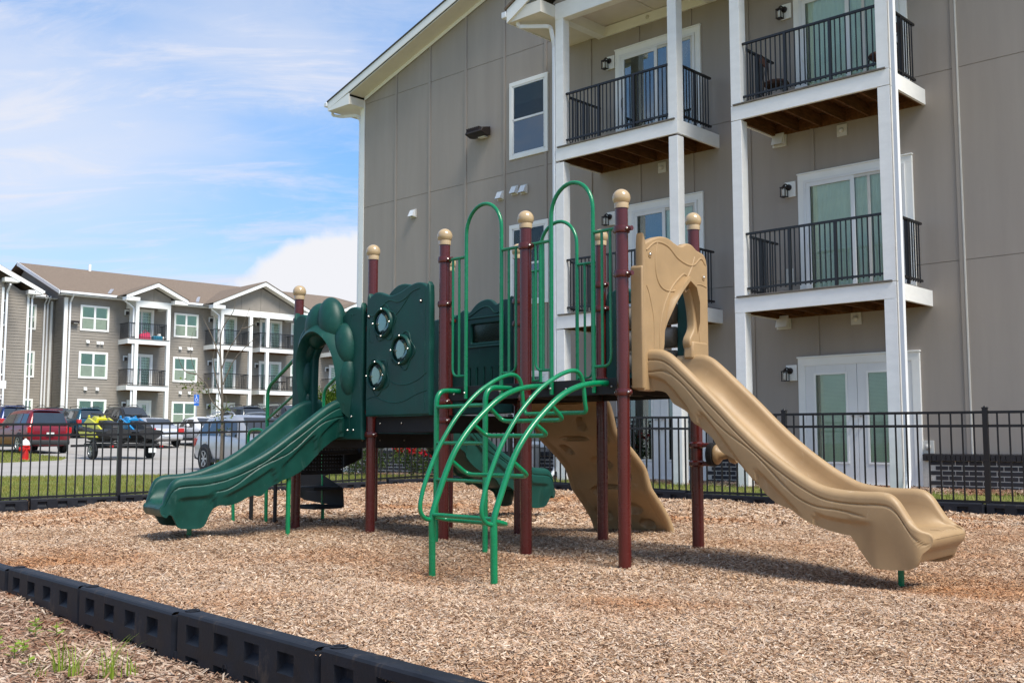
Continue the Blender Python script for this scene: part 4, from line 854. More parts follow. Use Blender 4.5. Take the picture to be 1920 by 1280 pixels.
# ---- moulded slides
def slide(label, org, d, top, bot, bed, W, mat, legr, r0=-.03, legs=(), pockets=(), R1=2.0, turn=0):
    d = Vector((*d, 0)).normalized(); org = Vector((*org, 0)); th0 = atan2(d.y, d.x); PT = {}
    q_ = org - d * .2; r_ = -.2
    path = []
    while r_ < 2.3:
        t = min(1, max(0, r_ / 1.9)); a = th0 + turn * t * t * (3 - 2 * t); path.append((r_, q_.copy(), a)); q_ = q_ + Vector((cos(a), sin(a), 0)) * .005; r_ += .005
    def at(r, v, z=0):
        i = min(len(path) - 1, max(0, int(round((r + .2) / .005)))); r0, p, a = path[i]; k = r - r0; return p + Vector((cos(a), sin(a), 0)) * k + Vector((-sin(a), cos(a), 0)) * v + Vector((0, 0, z))
    top = smooth_tab(top); bot = smooth_tab(bot, 6); bed = smooth_tab(bed)
    rs = list(np.arange(r0, R1 - .28, .0175)) + list(np.arange(R1 - .28, R1 - .03, .011)) + [R1 - .02, R1 - .008, R1 - .001, R1]
    rings = []; K = 60
    def sst(a, b, x): t = min(1, max(0, (x - a) / (b - a))); return t * t * (3 - 2 * t)
    for r in rs:
        zt = lerp_tab(top, r); zb = lerp_tab(bot, r); ze = lerp_tab(bed, r)
        zt = max(zt, ze + .012)
        endf = min(1, max(0, (r - R1 + .055) / .055))                          # roll the very end over
        if endf > 0: mid = ze - .035; zt = zt + (mid + .012 - zt) * (1 - sqrt(max(0, 1 - endf ** 2))); ze_ = ze + (mid + .006 - ze) * (1 - sqrt(max(0, 1 - endf ** 2))); zb = zb + (mid - zb) * (1 - sqrt(max(0, 1 - endf ** 2)))
        if endf > 0: ze = ze_
        zb = min(zb, ze - .045 * (1 - endf) - .001, zt - .012)
        w = W - .04 * sst(R1 - .12, R1, r) ** 2
        R = min(.042, (zt - ze) * .55 + .006)
        half = []
        for k in range(K + 1):
            z = zb + (zt - R - zb) * k / K; q = zt - z; o = 0
            g = lambda x, s_=.005: math.exp(-(x / s_) ** 2)
            if r > .03:
                o += .010 * g(q - .078) * (1 - sst(R1 - .06, R1, r))
                o += .010 * g(q - (.135 + .022 * sin(r * 11.5 + .6) + .012 * sin(r * 5.3))) * (1 - sst(R1 - .44, R1 - .37, r))
            for (a, b, q0, q1) in pockets:
                if a < r < b + .1:
                    p = (r - a) / (b - a); qt = q0 + (q1 - q0) * p ** 1.5 + .22 * max(0, (.16 - p) / .16) ** 2; o += .022 * sst(qt, qt + .034, q) * (1 - sst(.80, 1.05, p)) * sst(0, .05, p)
            fl = .025 * sst(.1, .45, q)                       # skirt tucks in a little
            half.append((-(w - o - fl), z))
        for k in range(1, 9):                                 # rolled rail
            a = pi - pi * k / 8; half.append((-(w - R) + R * cos(a), zt - R + R * sin(a)))
        iw = w - 2 * R
        hb = max(.004, zt - R - ze)
        for k in range(1, 9):
            t = k / 8; rr_ = min(.11, iw * .5); a = t * pi / 2
            half.append((-(iw - rr_ * (1 - cos(a)) * 1.0) , zt - R - hb * sin(a) ** .8))
        for v_ in (-.5, -.25, 0): half.append(((iw - .11) * v_ * 1.6 if v_ else 0, ze - .004 * (1 - abs(v_) * 2) * (1 - endf)))
        ring = half + [(-v, z) for v, z in half[-2::-1]]
        zu = min(ze - .03, zt - .02); zu = max(zu, zb + .0005); ti = .03
        if r > R1 - .14: zu = zu + (zb + .0006 - zu) * sst(R1 - .14, R1 - .07, r)
        ring += [(half[0][0] * -1 - ti, zb + .0005), (half[0][0] * -1 - ti - .01, zu), (0, zu - .001), (half[0][0] + ti + .01, zu), (half[0][0] + ti, zb + .0005)]
        rings.append([at(r, v, z) for v, z in ring])
    s = ps('slide', MB().loft(rings), mat, smooth=50, label=label)
    for (r, v) in legs:
        p = at(r, v); part('leg', MB().tube([(p.x, p.y, -.2), (p.x, p.y, lerp_tab(bed, r) - .04)], legr, 16), m_green, s)
    return s
bt_top = [(-.2, 1.50), (.02, 1.50), (.17, 1.498), (.253, 1.471), (.337, 1.405), (.464, 1.289), (.625, 1.138), (.78, .986), (.933, .85), (1.078, .74), (1.223, .645), (1.35, .585), (1.479, .562), (1.6, .556), (1.70, .556), (1.765, .545), (1.813, .505), (1.854, .442), (1.897, .38), (1.955, .335), (2.03, .320), (2.3, .305)]
bt_bot = [(-.2, 1.215), (.07, 1.212), (.22, 1.195), (.273, 1.124), (.33, 1.09), (.402, 1.05), (.43, 1.00), (.498, .945), (.578, .88), (.642, .79), (.73, .745), (.812, .69), (.874, .62), (.96, .52), (1.056, .452), (1.168, .425), (1.268, .375), (1.33, .345), (1.40, .328), (1.47, .325), (1.52, .28), (1.56, .21), (1.609, .144), (1.653, .106), (1.75, .10), (1.852, .106), (1.915, .135), (1.935, .18), (1.96, .215), (2.05, .222), (2.3, .222)]
bt_bed = [(-.2, 1.30), (.10, 1.295), (.22, 1.25), (.337, 1.17), (.464, 1.05), (.625, .905), (.78, .755), (.933, .62), (1.078, .51), (1.223, .42), (1.35, .365), (1.5, .335), (1.7, .325), (1.9, .325), (2.1, .318), (2.3, .31)]
sB = slide('tan moulded plastic slide curving down to the right', (1.0875, 7.765), (.7715, -.6362), bt_top, bt_bot, bt_bed, .345, m_beige, .019, legs=((1.70, 0),), pockets=((.03, .44, .17, .26), (.46, .86, .17, .27), (.88, 1.20, .17, .24), (1.26, 1.66, .17, .17)))
# finger ridges on the exit lip
fr = MB(); dB = Vector((.7715, -.6362, 0)); sB_ = Vector((.6362, .7715, 0))
for k in range(6):
    c = Vector((1.0875, 7.765, 0)) + dB * 1.955 + sB_ * (-.02 + .05 * k); fr.tube(spline([c - dB * .06 + Vector((0, 0, .318)), c + Vector((0, 0, .318)), c + dB * .03 + Vector((0, 0, .295))], 4), .010, 8)
part('grip_ridge', fr, m_beige, sB, stuff=False)
gt_top = [(-.2, 1.252), (-.015, 1.252), (.078, 1.247), (.165, 1.227), (.25, 1.188), (.335, 1.137), (.498, 1.022), (.651, .914), (.842, .783), (1.027, .686), (1.202, .619), (1.36, .587), (1.50, .578), (1.57, .566), (1.62, .53), (1.655, .455), (1.68, .39), (1.72, .355), (2.3, .34)]
gt_bot = [(-.2, .962), (.013, .961), (.10, .917), (.20, .885), (.275, .846), (.329, .775), (.40, .69), (.487, .615), (.59, .56), (.689, .528), (.765, .53), (.82, .46), (.88, .40), (.973, .411), (1.04, .37), (1.109, .343), (1.175, .333), (1.251, .337), (1.30, .285), (1.344, .18), (1.398, .155), (1.48, .156), (1.551, .17), (1.59, .23), (1.62, .275), (1.66, .262), (1.70, .25), (2.3, .25)]
gt_bed = [(-.2, .95), (.08, .948), (.17, .92), (.25, .87), (.335, .81), (.498, .70), (.651, .60), (.842, .50), (1.027, .43), (1.202, .39), (1.376, .37), (1.545, .362), (1.7, .352), (2.3, .335)]
gpk = ((.10, .35, .16, .22), (.36, .72, .16, .22), (.74, 1.22, .16, .20), (1.25, 1.58, .16, .16))
gc_ = Vector(PP[1]).lerp(Vector(PP[2]), .5)
sG = slide('dark green moulded slide at the left front', (gc_.x, gc_.y), (-.679, -.734), gt_top, gt_bot, gt_bed, .29, m_dgreen, .021, legs=((1.385, 0), (.60, .20)), pockets=gpk, R1=1.70, turn=radians(-14))
gr = Vector(PP[9]).lerp(Vector(PP[10]), .5); nr = -Fr(PP[10], PP[9]).n
gr = gr + Vector((nr.x, nr.y)) * .14
sR = slide('dark green moulded slide behind the platforms', (gr.x, gr.y), (nr.x, nr.y), gt_top, gt_bot, gt_bed, .30, m_dgreen, .021, legs=((1.4, 0),), pockets=gpk, R1=1.72, r0=-.17)

# ---- slide entrance panels and play panels
def wave(pts, n=5): return [(p.x, p.y) for p in spline([(a, b, 0) for a, b in pts], n)]
def ridge(fr, pts, r, t, mat, parent, name='raised_rib', n=6, closed=False):
    q = close2(pts, n) if closed else wave(pts, n); return part(name, MB().tube([fr(a, b, t) for a, b in q], r, 8, closed=closed), mat, parent)
# tan archway
out_ = [(.13, 1.222)] + wave([(.125, 1.25), (.125, 2.18), (.15, 2.235), (.25, 2.285), (.36, 2.315), (.46, 2.315), (.55, 2.29), (.64, 2.285), (.72, 2.315), (.79, 2.315), (.86, 2.285), (.92, 2.275), (.975, 2.26), (1.005, 2.20), (1.01, 2.12), (1.01, 1.55)], 5) + [(1.01, 1.46), (.93, 1.44)]
arch = wave([(.88, 1.50), (.80, 1.52), (.755, 1.60), (.82, 1.70), (.81, 1.85), (.765, 1.97), (.70, 2.045), (.63, 2.04), (.53, 1.96), (.44, 1.83), (.39, 1.68), (.375, 1.55)], 5) + [(.36, 1.50), (.27, 1.495), (.245, 1.46), (.24, 1.222)]
pb = curve_panel('archway_panel', out_ + arch, [], .07, .014, lambda a, b, t: F56(a, b, t + .07), m_beige, PS, world=True)
Fp = lambda a, z, t=0: F56(a, z, t + .105)
ridge(Fp, [(.15, 1.95), (.19, 1.88), (.24, 1.72), (.245, 1.55), (.235, 1.45), (.20, 1.40), (.15, 1.40)], .007, -.002, m_beige, pb)
ridge(Fp, [(.30, 2.28), (.27, 2.15), (.29, 2.02), (.37, 1.95), (.52, 1.95), (.66, 2.02), (.76, 2.12), (.83, 2.24)], .008, -.002, m_beige, pb)
ridge(Fp, [(.15, 2.20), (.28, 2.275), (.44, 2.27), (.58, 2.20), (.72, 2.17), (.82, 2.18), (.92, 2.24), (.99, 2.20)], .009, -.003, m_beige, pb)
ridge(Fp, [(1.0, 2.03), (.9, 2.04), (.78, 2.02), (.68, 1.96), (.70, 2.055)], .007, -.002, m_beige, pb)
ridge(Fp, [(.32, 1.50), (.325, 1.66), (.38, 1.82), (.48, 1.96), (.60, 2.055), (.69, 2.09), (.78, 2.0), (.85, 1.85), (.875, 1.68), (.90, 1.50)], .009, -.003, m_beige, pb)
dish = MB()                                                  # scooped face at the top of the panel
part('hood_lip', MB().loft([[F56(a * 1.0, z, .035), F56(a, z, .165 * f), F56(a * .985 + .01, z - .035, .165 * f), F56(a * .985 + .01, z - .035, .035)] for a, z, f in ((.38, 1.62, .5), (.41, 1.75, .7), (.47, 1.88, .9), (.56, 1.99, 1), (.66, 2.07, 1), (.75, 2.03, 1), (.81, 1.92, .95), (.85, 1.78, .8), (.86, 1.62, .5))]), m_beige, pb, smooth=70)
for a, z in ((.195, 2.175), (.955, 2.10)):
    part('bolt_recess', MB().lathe([(.024, 0), (.024, .006), (.017, .008), (.017, -.004)], F56(a, z, .103), 16, F56.n), m_beige, pb); part('bolt', MB().ball(F56(a, z, .108), .011, 10), m_bolt, pb)
part('side_flange', MB().prism([(.10, 1.22), (.10, 2.08), (.13, 2.10), (.13, 1.22)], lambda a, z, t: F56(a, z, t), .0, .10), m_beige, pb, bevel=.01)
part('foot_block', MB().prism([(.745, 1.47), (.76, 1.60), (.99, 1.60), (1.0, 1.47)], lambda a, z, t: F56(a, z, t), .04, .12), m_beige, pb, bevel=.014)
# bubble window panel
ol = wave([(.045, 1.10), (.045, 2.05), (.075, 2.11), (.14, 2.145), (.20, 2.15), (.27, 2.13), (.36, 2.105), (.46, 2.11), (.56, 2.135), (.64, 2.162), (.73, 2.178), (.81, 2.168), (.87, 2.13), (.90, 2.07), (.90, 1.10)], 4)
hs = [(.285, 1.885), (.545, 1.635), (.20, 1.43)]
circ = lambda c, r, n=28: [(c[0] + r * cos(2 * pi * k / n), c[1] + r * sin(2 * pi * k / n)) for k in range(n)]
bp = curve_panel('bubble_panel', [(.045, 1.09)] + ol + [(.90, 1.09)], [circ(h, .108) for h in hs], .06, .014, lambda a, b, t: F23(a, b, t + .06), m_dgreen, PS, world=True)
Fb = lambda a, z, t=0: F23(a, z, t + .09)
back = curve_panel('crest', wave([(.26, 2.06), (.29, 2.12), (.35, 2.165), (.43, 2.195), (.52, 2.195), (.6, 2.165), (.63, 2.06)], 4), [], .05, .014, lambda a, b, t: F23(a, b, t + .015), m_dgreen, PS, world=True)
for j, h in enumerate(hs):
    part('window_ring', MB().lathe([(.108, -.02), (.108, .022), (.118, .03), (.130, .022), (.134, -.002)], F23(*h, .09), 32, F23.n), m_dgreen, bp, smooth=50)
    part('bubble_window', MB().lathe([(.0005, .055), (.03, .053), (.06, .042), (.085, .024), (.104, .002)], F23(*h, .09), 32, F23.n), m_bubble, bp, smooth=80)
    fo = [(h[0] + (.150 + .020 * sin(5 * t + j * 1.9)) * cos(t) + .012, h[1] + (.150 + .020 * sin(5 * t + j * 1.9)) * sin(t) - .008) for t in [2 * pi * k / 24 for k in range(24)]]
    ridge(Fb, fo, .008, -.002, m_dgreen, bp, closed=True, n=2)
    b_ = MB()
    for k in range(4): b_.ball(F23(h[0] + .118 * cos(k * pi / 2), h[1] + .118 * sin(k * pi / 2), .122), .009, 8)
    part('bolt', b_, m_bolt, bp, stuff=True)
ridge(Fb, [(.06, 1.23), (.16, 1.245), (.28, 1.215), (.42, 1.19), (.58, 1.20), (.74, 1.25), (.88, 1.28)], .006, -.002, m_dgreen, bp)
ridge(Fb, [(.33, 1.45), (.38, 1.38), (.48, 1.345), (.62, 1.34), (.76, 1.37), (.88, 1.43)], .006, -.002, m_dgreen, bp)
ridge(Fb, [(.06, 1.98), (.14, 1.96), (.23, 2.02), (.36, 2.075), (.48, 2.05), (.58, 2.07), (.68, 2.12), (.78, 2.14)], .007, -.002, m_dgreen, bp)
ridge(Fb, [(.44, 1.93), (.54, 2.0), (.64, 2.09)], .006, -.002, m_dgreen, bp)
ridge(Fb, [(.08, 1.85), (.075, 1.75), (.12, 1.72)], .005, -.002, m_dgreen, bp)
ridge(Fb, [(.855, 1.12), (.855, 2.12)], .005, -.002, m_dgreen, bp)
for a, z in ((.80, 2.03), (.07, 1.96)): part('bolt_recess', MB().lathe([(.02, 0), (.02, .005), (.013, .006)], F23(a, z, .088), 14, F23.n), m_deck, bp); part('bolt', MB().ball(F23(a, z, .096), .009, 8), m_bolt, bp)
# blossom-shaped hood over the green slide
ol = [(.04, .89)] + wave([(.04, .92), (.04, 1.94), (.06, 2.0), (.13, 2.045), (.20, 2.03), (.26, 1.98), (.34, 1.96), (.44, 2.0), (.55, 2.02), (.66, 1.99), (.74, 1.97), (.80, 1.99), (.87, 2.04), (.95, 2.05), (1.03, 2.02), (1.055, 1.96), (1.055, .92)], 4) + [(1.055, .89)]
ap = wave([(.34, 1.0), (.34, 1.55), (.37, 1.68), (.45, 1.77), (.55, 1.80), (.65, 1.77), (.72, 1.68), (.76, 1.55), (.76, 1.0)], 4)
hp = curve_panel('hood_panel', ol, [ap], .07, .016, lambda a, b, t: F12(a, b, t + .05), m_dgreen, PS, world=True)
hood = MB()
inner = wave([(.285, 1.17), (.28, 1.45), (.30, 1.63), (.38, 1.77), (.50, 1.83), (.62, 1.80), (.73, 1.69), (.79, 1.50), (.80, 1.17)], 5)
rings = []
for i, (a, z) in enumerate(inner):
    c = Vector((a - .55, z - 1.45)); c.normalize() if c.length else None
    f = i / (len(inner) - 1); dp = .07 + .085 * sin(pi * f) ** .7; th = .05
    rings.append([F12(a, z, .08), F12(a, z, dp + .05), F12(a + c.x * .03, z + c.y * .03, dp + .085), F12(a + c.x * (th + .04), z + c.y * (th + .04), dp + .04), F12(a + c.x * .15, z + c.y * .15, .08)])
part('arch_hood', hood.loft(rings), m_dgreen, hp, smooth=80)
for (a, z, ra, rz_, rt, tt, ro) in ((.44, 1.93, .15, .215, .12, .09, .22), (.64, 1.95, .15, .235, .12, .09, -.2), (.83, 1.72, .125, .215, .11, .07, -.15), (.27, 1.76, .11, .20, .10, .07, .25), (.87, 1.44, .09, .20, .095, .07, -.03), (.25, 1.45, .07, .19, .085, .07, .05), (.845, 1.22, .05, .09, .07, .07, 0), (.26, 1.24, .045, .09, .06, .06, 0)):
    m = MB().ball((0, 0, 0), 1, 28); ca, sa = cos(ro), sin(ro)
    m.v = [tuple(F12(a + (p[0] * ra) * ca + (p[2] * rz_) * sa, z - (p[0] * ra) * sa + (p[2] * rz_) * ca, tt + p[1] * rt)) for p in m.v]
    part('petal', m, m_dgreen, hp, smooth=80)
b_ = MB()
for a, z in ((.93, 1.08), (.88, .96), (.96, .96), (.10, 1.05), (.10, .95)): b_.ball(F12(a, z, .088), .010, 8)
part('bolt', b_, m_bolt, hp, stuff=True)
ridge(lambda a, z, t=0: F12(a, z, t + .085), [(.90, .93), (.90, 1.9), (.93, 1.99), (.97, 2.0)], .005, -.002, m_dgreen, hp)
# rear slide archway (seen between posts) and rear window panel
F910 = Fr(PP[10], PP[9]); 
curve_panel('hood_panel', [(.04, .89)] + wave([(.04, 1.9), (.15, 2.0), (.35, 1.95), (.55, 2.03), (.75, 1.96), (.95, 2.02), (1.06, 1.9)], 5) + [(1.06, .89)], [wave([(.30, 1.0), (.30, 1.5), (.4, 1.72), (.56, 1.8), (.70, 1.72), (.80, 1.5), (.80, 1.0)], 4)], .07, .016, lambda a, b, t: F910(a, b, t - .04), m_dgreen, PS, world=True)
wp = wave([(.05, 1.12), (.05, 1.95), (.08, 2.03), (.15, 2.06), (.20, 2.08), (.26, 2.05), (.30, 2.06), (.38, 2.12), (.47, 2.15), (.56, 2.15), (.64, 2.10), (.68, 2.10), (.75, 2.13), (.82, 2.12), (.87, 2.06), (.87, 1.12)], 4)
slots = [[(a - .018, 1.22), (a - .018, 1.52)] + [(a + .018 * cos(t), 1.52 + .03 * sin(t)) for t in (2.4, 1.57, .8)] + [(a + .018, 1.52), (a + .018, 1.22)] for a in (.30, .40, .50, .60, .70)]
rp = curve_panel('window_panel', wp, [[(.31, 1.76), (.70, 1.76), (.715, 1.775), (.715, 1.94), (.70, 1.955), (.31, 1.955), (.295, 1.94), (.295, 1.775)]] + slots, .05, .012, lambda a, b, t: F98(a, b, t - .03), m_dgreen, PS, world=True)
ridge(lambda a, z, t=0: F98(a, z, t - .006), [(.26, 1.73), (.75, 1.73), (.76, 1.74), (.76, 1.99), (.75, 2.0), (.26, 2.0), (.25, 1.99), (.25, 1.74)], .010, 0, m_dgreen, rp, closed=True, n=1)
part('pane', MB().prism([(.30, 1.765), (.71, 1.765), (.71, 1.95), (.30, 1.95)], lambda a, b, t: F98(a, b, t), -.036, -.030), m_bubble, rp, smooth=0)
ridge(lambda a, z, t=0: F98(a, z, t - .006), [(.28, 2.02), (.36, 2.05), (.46, 2.09), (.56, 2.09), (.64, 2.03), (.72, 2.04)], .008, 0, m_dgreen, rp)
# drum panel between the two rear right posts
fp = curve_panel('drum_panel', wave([(.06, 1.33), (.06, 2.0), (.12, 2.07), (.22, 2.10), (.32, 2.06), (.42, 2.10), (.52, 2.13), (.62, 2.08), (.72, 2.10), (.83, 2.06), (.87, 1.98), (.87, 1.33)], 4), [[(.20, 1.42), (.77, 1.42), (.78, 1.95), (.75, 1.99), (.22, 1.99), (.19, 1.95)]], .06, .014, lambda a, b, t: F76(a, b, t - .03), m_dgreen, PS, world=True)
for i in range(3):
    z = 1.855 - i * .185
    part('rod', MB().tube([F76(.17, z, -.03), F76(.80, z, -.03)], .012, 10), m_bolt, fp)
    for j in range(3):
        a = .29 + j * .19; p0 = F76(a - .088, z, -.03); m = MB().lathe([(.055, 0), (.078, .012), (.084, .03), (.084, .146), (.078, .164), (.055, .176)], p0, 18, F76.e); part('drum', m, m_taupe, fp, smooth=50)

# ---- guard rails with tall hoops
def guard(fr, L_, t0=0.0, label=None, mirror=1):
    r1, r2 = .0155, .0105; c = L_ / 2
    a0, a1 = c - .21, c + .21; T = t0
    hoop = [fr(a0, 1.20, T), fr(a0, 2.53, T)] + [fr(c - .21 * cos(pi * k / 16), 2.53 + .225 * sin(pi * k / 16), T) for k in range(1, 16)] + [fr(a1, 2.53, T), fr(a1, 1.20, T)]
    g = ps('guard_rail', MB().tube(hoop, r1, 14), m_green)
    for s, (p, q) in enumerate(((.045, a0), (L_ - .045, a1))):
        part('top_bar', MB().tube([fr(p, 2.352, T), fr(q, 2.352, T)], .0125, 12), m_green, g)
        sg = -1 if s == 0 else 1
        x1, x2 = q + sg * .085, q + sg * .165
        part('baluster', MB().tube(fillet([fr(x2, 2.352, T), fr(x2, 1.385, T), fr(q, 1.385, T)], .07), r2, 10), m_green, g)
        part('baluster', MB().tube([fr(x1, 2.352, T), fr(x1, 1.385, T)], r2, 10), m_green, g)
    b_ = MB()
    for a in (a0, a1): b_.ball(fr(a, 1.245, T + r1), .010, 8)
    part('bolt', b_, m_bolt, g)
guard(F34, F34.L, .0); guard(F45, F45.L, .0); guard(F87, F87.L, 0)
# ---- arched loop climber
A0 = Vector((.24, 7.94, 0)); B0 = Vector((.66, 7.5, 0)); eC = Vector((-.73, -.684, 0))
def cl(o, r, z): return o + eC * r + Vector((0, 0, z))
main = [(1.055, -.25), (1.06, .10), (1.065, .33), (1.035, .44), (1.0, .52), (.94, .655), (.87, .782), (.785, .89), (.69, .985), (.585, 1.07), (.48, 1.145), (.37, 1.20), (.25, 1.238), (.12, 1.258), (-.02, 1.266)]
upr = [(1.065, .335), (1.12, .348), (1.155, .385), (1.163, .44), (1.145, .52), (1.112, .61), (1.06, .72), (1.005, .82), (.92, .94), (.84, 1.035), (.745, 1.125), (.645, 1.205), (.56, 1.255), (.48, 1.295), (.40, 1.325), (.33, 1.338), (.275, 1.325), (.24, 1.28), (.225, 1.20), (.215, 1.12)]
CL = ps('loop_climber', MB().tube([cl(A0, *p) for p in spline([(a, b, 0) for a, b in main], 4) for p in [(p.x, p.y)]], .0205, 16), m_green)
for o in (B0,): part('arch_rail', MB().tube([cl(o, p.x, p.y) for p in spline([(a, b, 0) for a, b in main], 4)], .0205, 16), m_green, CL)
for o in (A0, B0): part('foot', MB().tube([cl(o, 1.055, -.2), cl(o, 1.062, .34)], .0235, 16), m_green, CL)
ul = [cl(A0, p.x, p.y) for p in spline([(a, b, 0) for a, b in upr], 4)]; ur = [cl(B0, p.x, p.y) for p in spline([(a, b, 0) for a, b in upr], 4)]
mid = fillet([ul[-1], cl(A0, .20, 1.055), cl(B0, .20, 1.055), ur[-1]], .06)
part('hand_rail', MB().tube(ul + mid[1:-1] + ur[::-1], .0150, 12), m_green, CL)
eAB = (B0 - A0).normalized()
for r, z, dr, dz in ((.70, .975, -.13, -.08), (.90, .73, -.15, -.10), (.55, 1.10, -.13, -.10), (1.03, .46, -.0, 0)):
    if dr: pts_ = fillet([cl(A0, r, z), cl(A0, r + dr, z + dz), cl(B0, r + dr, z + dz), cl(B0, r, z)], .06)
    else: pts_ = [cl(A0, 1.06, .37), cl(B0, 1.06, .37)]
    part('rung', MB().tube(pts_, .0150, 12), m_green, CL)
pts_ = fillet([cl(A0, 1.06, .36), cl(A0, .93, .33), cl(B0, .93, .33), cl(B0, 1.06, .36)], .06); part('rung', MB().tube(pts_, .0150, 12), m_green, CL)
# ---- vertical rung ladder beside it
V1 = Vector((-.60, 8.49, 0)); V2 = Vector((-.20, 8.0, 0)); nv = Vector((.71, .70, 0))
LD = ps('rung_ladder', MB().tube(fillet([V1 + Vector((0, 0, -.2)), V1 + Vector((0, 0, 1.262)), V1 + nv * .25 + Vector((0, 0, 1.262))], .11, 8), .021, 14), m_green)
part('rail', MB().tube(fillet([V2 + Vector((0, 0, -.2)), V2 + Vector((0, 0, 1.262)), V2 + nv * .27 + Vector((0, 0, 1.262))], .11, 8), .021, 14), m_green, LD)
for z in (.27, .56, .845, 1.13): part('rung', MB().tube([V1 + Vector((0, 0, z)), V2 + Vector((0, 0, z))], .0145, 12), m_green, LD)
# ---- moulded climbing wall
def rocky():
    o = Vector((*PP[8], 0)) + F87.e * .06; e = F87.e; W = F87.L - .1; n = -F87.n
    prof = smooth_tab([(-.05, 1.255), (0, 1.245), (.06, 1.20), (.11, 1.15), (.15, 1.06), (.19, .95), (.25, .885), (.36, .81), (.48, .72), (.59, .62), (.64, .52), (.68, .44), (.76, .36), (.86, .26), (.95, .15), (1.0, .05), (1.03, -.05)], 8)
    m = MB(); U = len(prof); V = 46; T_ = []
    hol = [(.20, .25, .10, .055), (.27, .62, .055, .055), (.44, .22, .055, .05), (.52, .55, .10, .05), (.58, .78, .05, .05), (.36, .84, .055, .05), (.70, .30, .055, .05), (.80, .62, .12, .05), (.84, .2, .09, .05), (.66, .70, .05, .04), (.36, .45, .16, .035), (.66, .48, .15, .03), (.88, .75, .08, .04), (.12, .5, .2, .03)]
    def P(i, j, side):
        r, z = prof[i]; v = j / (V - 1); i0, i1 = max(i - 1, 0), min(i + 1, U - 1); tx, tz = prof[i1][0] - prof[i0][0], prof[i1][1] - prof[i0][1]; l = hypot(tx, tz) or 1; nx, nz = -tz / l, tx / l   # outward/upward normal
        if nz < 0 and False: nx, nz = -nx, -nz
        edge = max(0, 1 - min(v, 1 - v) * W / .055); th = .016 + .022 * sqrt(max(0, 1 - (1 - edge) ** 2)) if edge > 0 else .016
        s = i / (U - 1); d = 0
        for (a, b, ra, rb) in hol:
            q = ((v - b) * W / ra) ** 2 + ((s - a) * 1.55 / rb) ** 2
            if q < 1.3: d += .075 * (1 - min(1, q) ** 4)
        rise = .03 * edge
        if side: return o + e * (v * W) + n * (r - nx * (-th) + d * .8) + Vector((0, 0, z + nz * 0 + th * .4 + rise + d * .55))
        return o + e * (v * W) + n * (r + d * .8) + Vector((0, 0, z - th + d * .55 + rise * .2))
    for side in (0, 1):
        for i in range(U):
            for j in range(V): m.v.append(tuple(P(i, j, side)))
    q = U * V
    for i in range(U - 1):
        for j in range(V - 1): m.f.append((i * V + j, i * V + j + 1, (i + 1) * V + j + 1, (i + 1) * V + j)); m.f.append((q + i * V + j, q + (i + 1) * V + j, q + (i + 1) * V + j + 1, q + i * V + j + 1))
        for j in (0, V - 1): m.f.append((i * V + j, (i + 1) * V + j, q + (i + 1) * V + j, q + i * V + j))
    for j in range(V - 1):
        for i in (0, U - 1): m.f.append((i * V + j, i * V + j + 1, q + i * V + j + 1, q + i * V + j))
    w_ = ps('climbing_wall', m, m_beige, smooth=60)
    for v in (0.0, W): part('edge_roll', MB().tube([o + e * v + n * (r + .01) + Vector((0, 0, z + .0)) for r, z in prof[2:]], .034, 12), m_beige, w_, smooth=80)
rocky()
# ---- steps with handrails at the far left
Fs = Vector((*PP[1], 0)); eo = Vector((-.7341, .679, 0)); ew = Vector((.679, .7341, 0))
def st(r, wv, z): return Fs + eo * r + ew * wv + Vector((0, 0, z))
def perforated(pr, wv, hole=.011, step=.036, th=.006):
    """plate in the (r,z) plane at depth wv, pierced with real holes"""
    m = MB(); r0, r1, z0, z1, poly = pr
    rr_ = np.arange(r0, r1, step); zz_ = np.arange(z0, z1, step)
    for r in rr_:
        for z in zz_:
            if not inside(poly, np.array([r + step / 2]), np.array([z + step / 2]))[0]: continue
            c = ((r, z), (r + step, z), (r + step, z + step), (r, z + step)); k = (step - hole) / 2
            d_ = ((r + k, z + k), (r + step - k, z + k), (r + step - k, z + step - k), (r + k, z + step - k))
            m.add([st(a, wv, b) for a, b in c + d_], [(0, 1, 5, 4), (1, 2, 6, 5), (2, 3, 7, 6), (3, 0, 4, 7)])
    return m
S1 = [(0, .93), (0, .70), (.10, .655), (.62, .50), (.72, .40), (1.15, .40), (1.15, .60), (.75, .93)]
SN = ps('stair', MB().prism([(.0, .93), (.0, .69), (.12, .645), (.60, .50), (.66, .49), (.66, .93)], lambda a, b, t: st(a, t, b), .795, .801), m_deck, smooth=0)
part('side_plate', perforated((.66, 1.2, .3, .93, [(.66, .93), (.66, .45), (.75, .30), (1.2, .30), (1.2, .60), (1.1, .93)]), .798), m_deck, SN, smooth=0)
part('side_plate', MB().prism([(.66, .52), (.30, .385), (.28, .19), (.95, .24), (1.12, .30), (1.08, .52)], lambda a, b, t: st(a, t, b), .80, .806), m_deck, SN, smooth=0)
part('side_plate', MB().prism([(0, .93), (0, .70), (.30, .56), (.52, .56), (.52, .70), (.1, .93)], lambda a, b, t: st(a, t, b), .13, .136), m_deck, SN, smooth=0)
for z, r0_ in ((.40, .32), (.21, .30)): part('tread', MB().prism([(r0_, z), (r0_ + .45, z), (r0_ + .45, z - .03), (r0_, z - .03)], lambda a, b, t: st(a, t, b), .45, .80), m_deck, SN, bevel=.004)
part('side_plate', MB().prism([(.62, .93), (1.0, .93), (1.0, .45), (.62, .50)], lambda a, b, t: st(a, t, b), .81, .816), m_deck, SN, smooth=0)
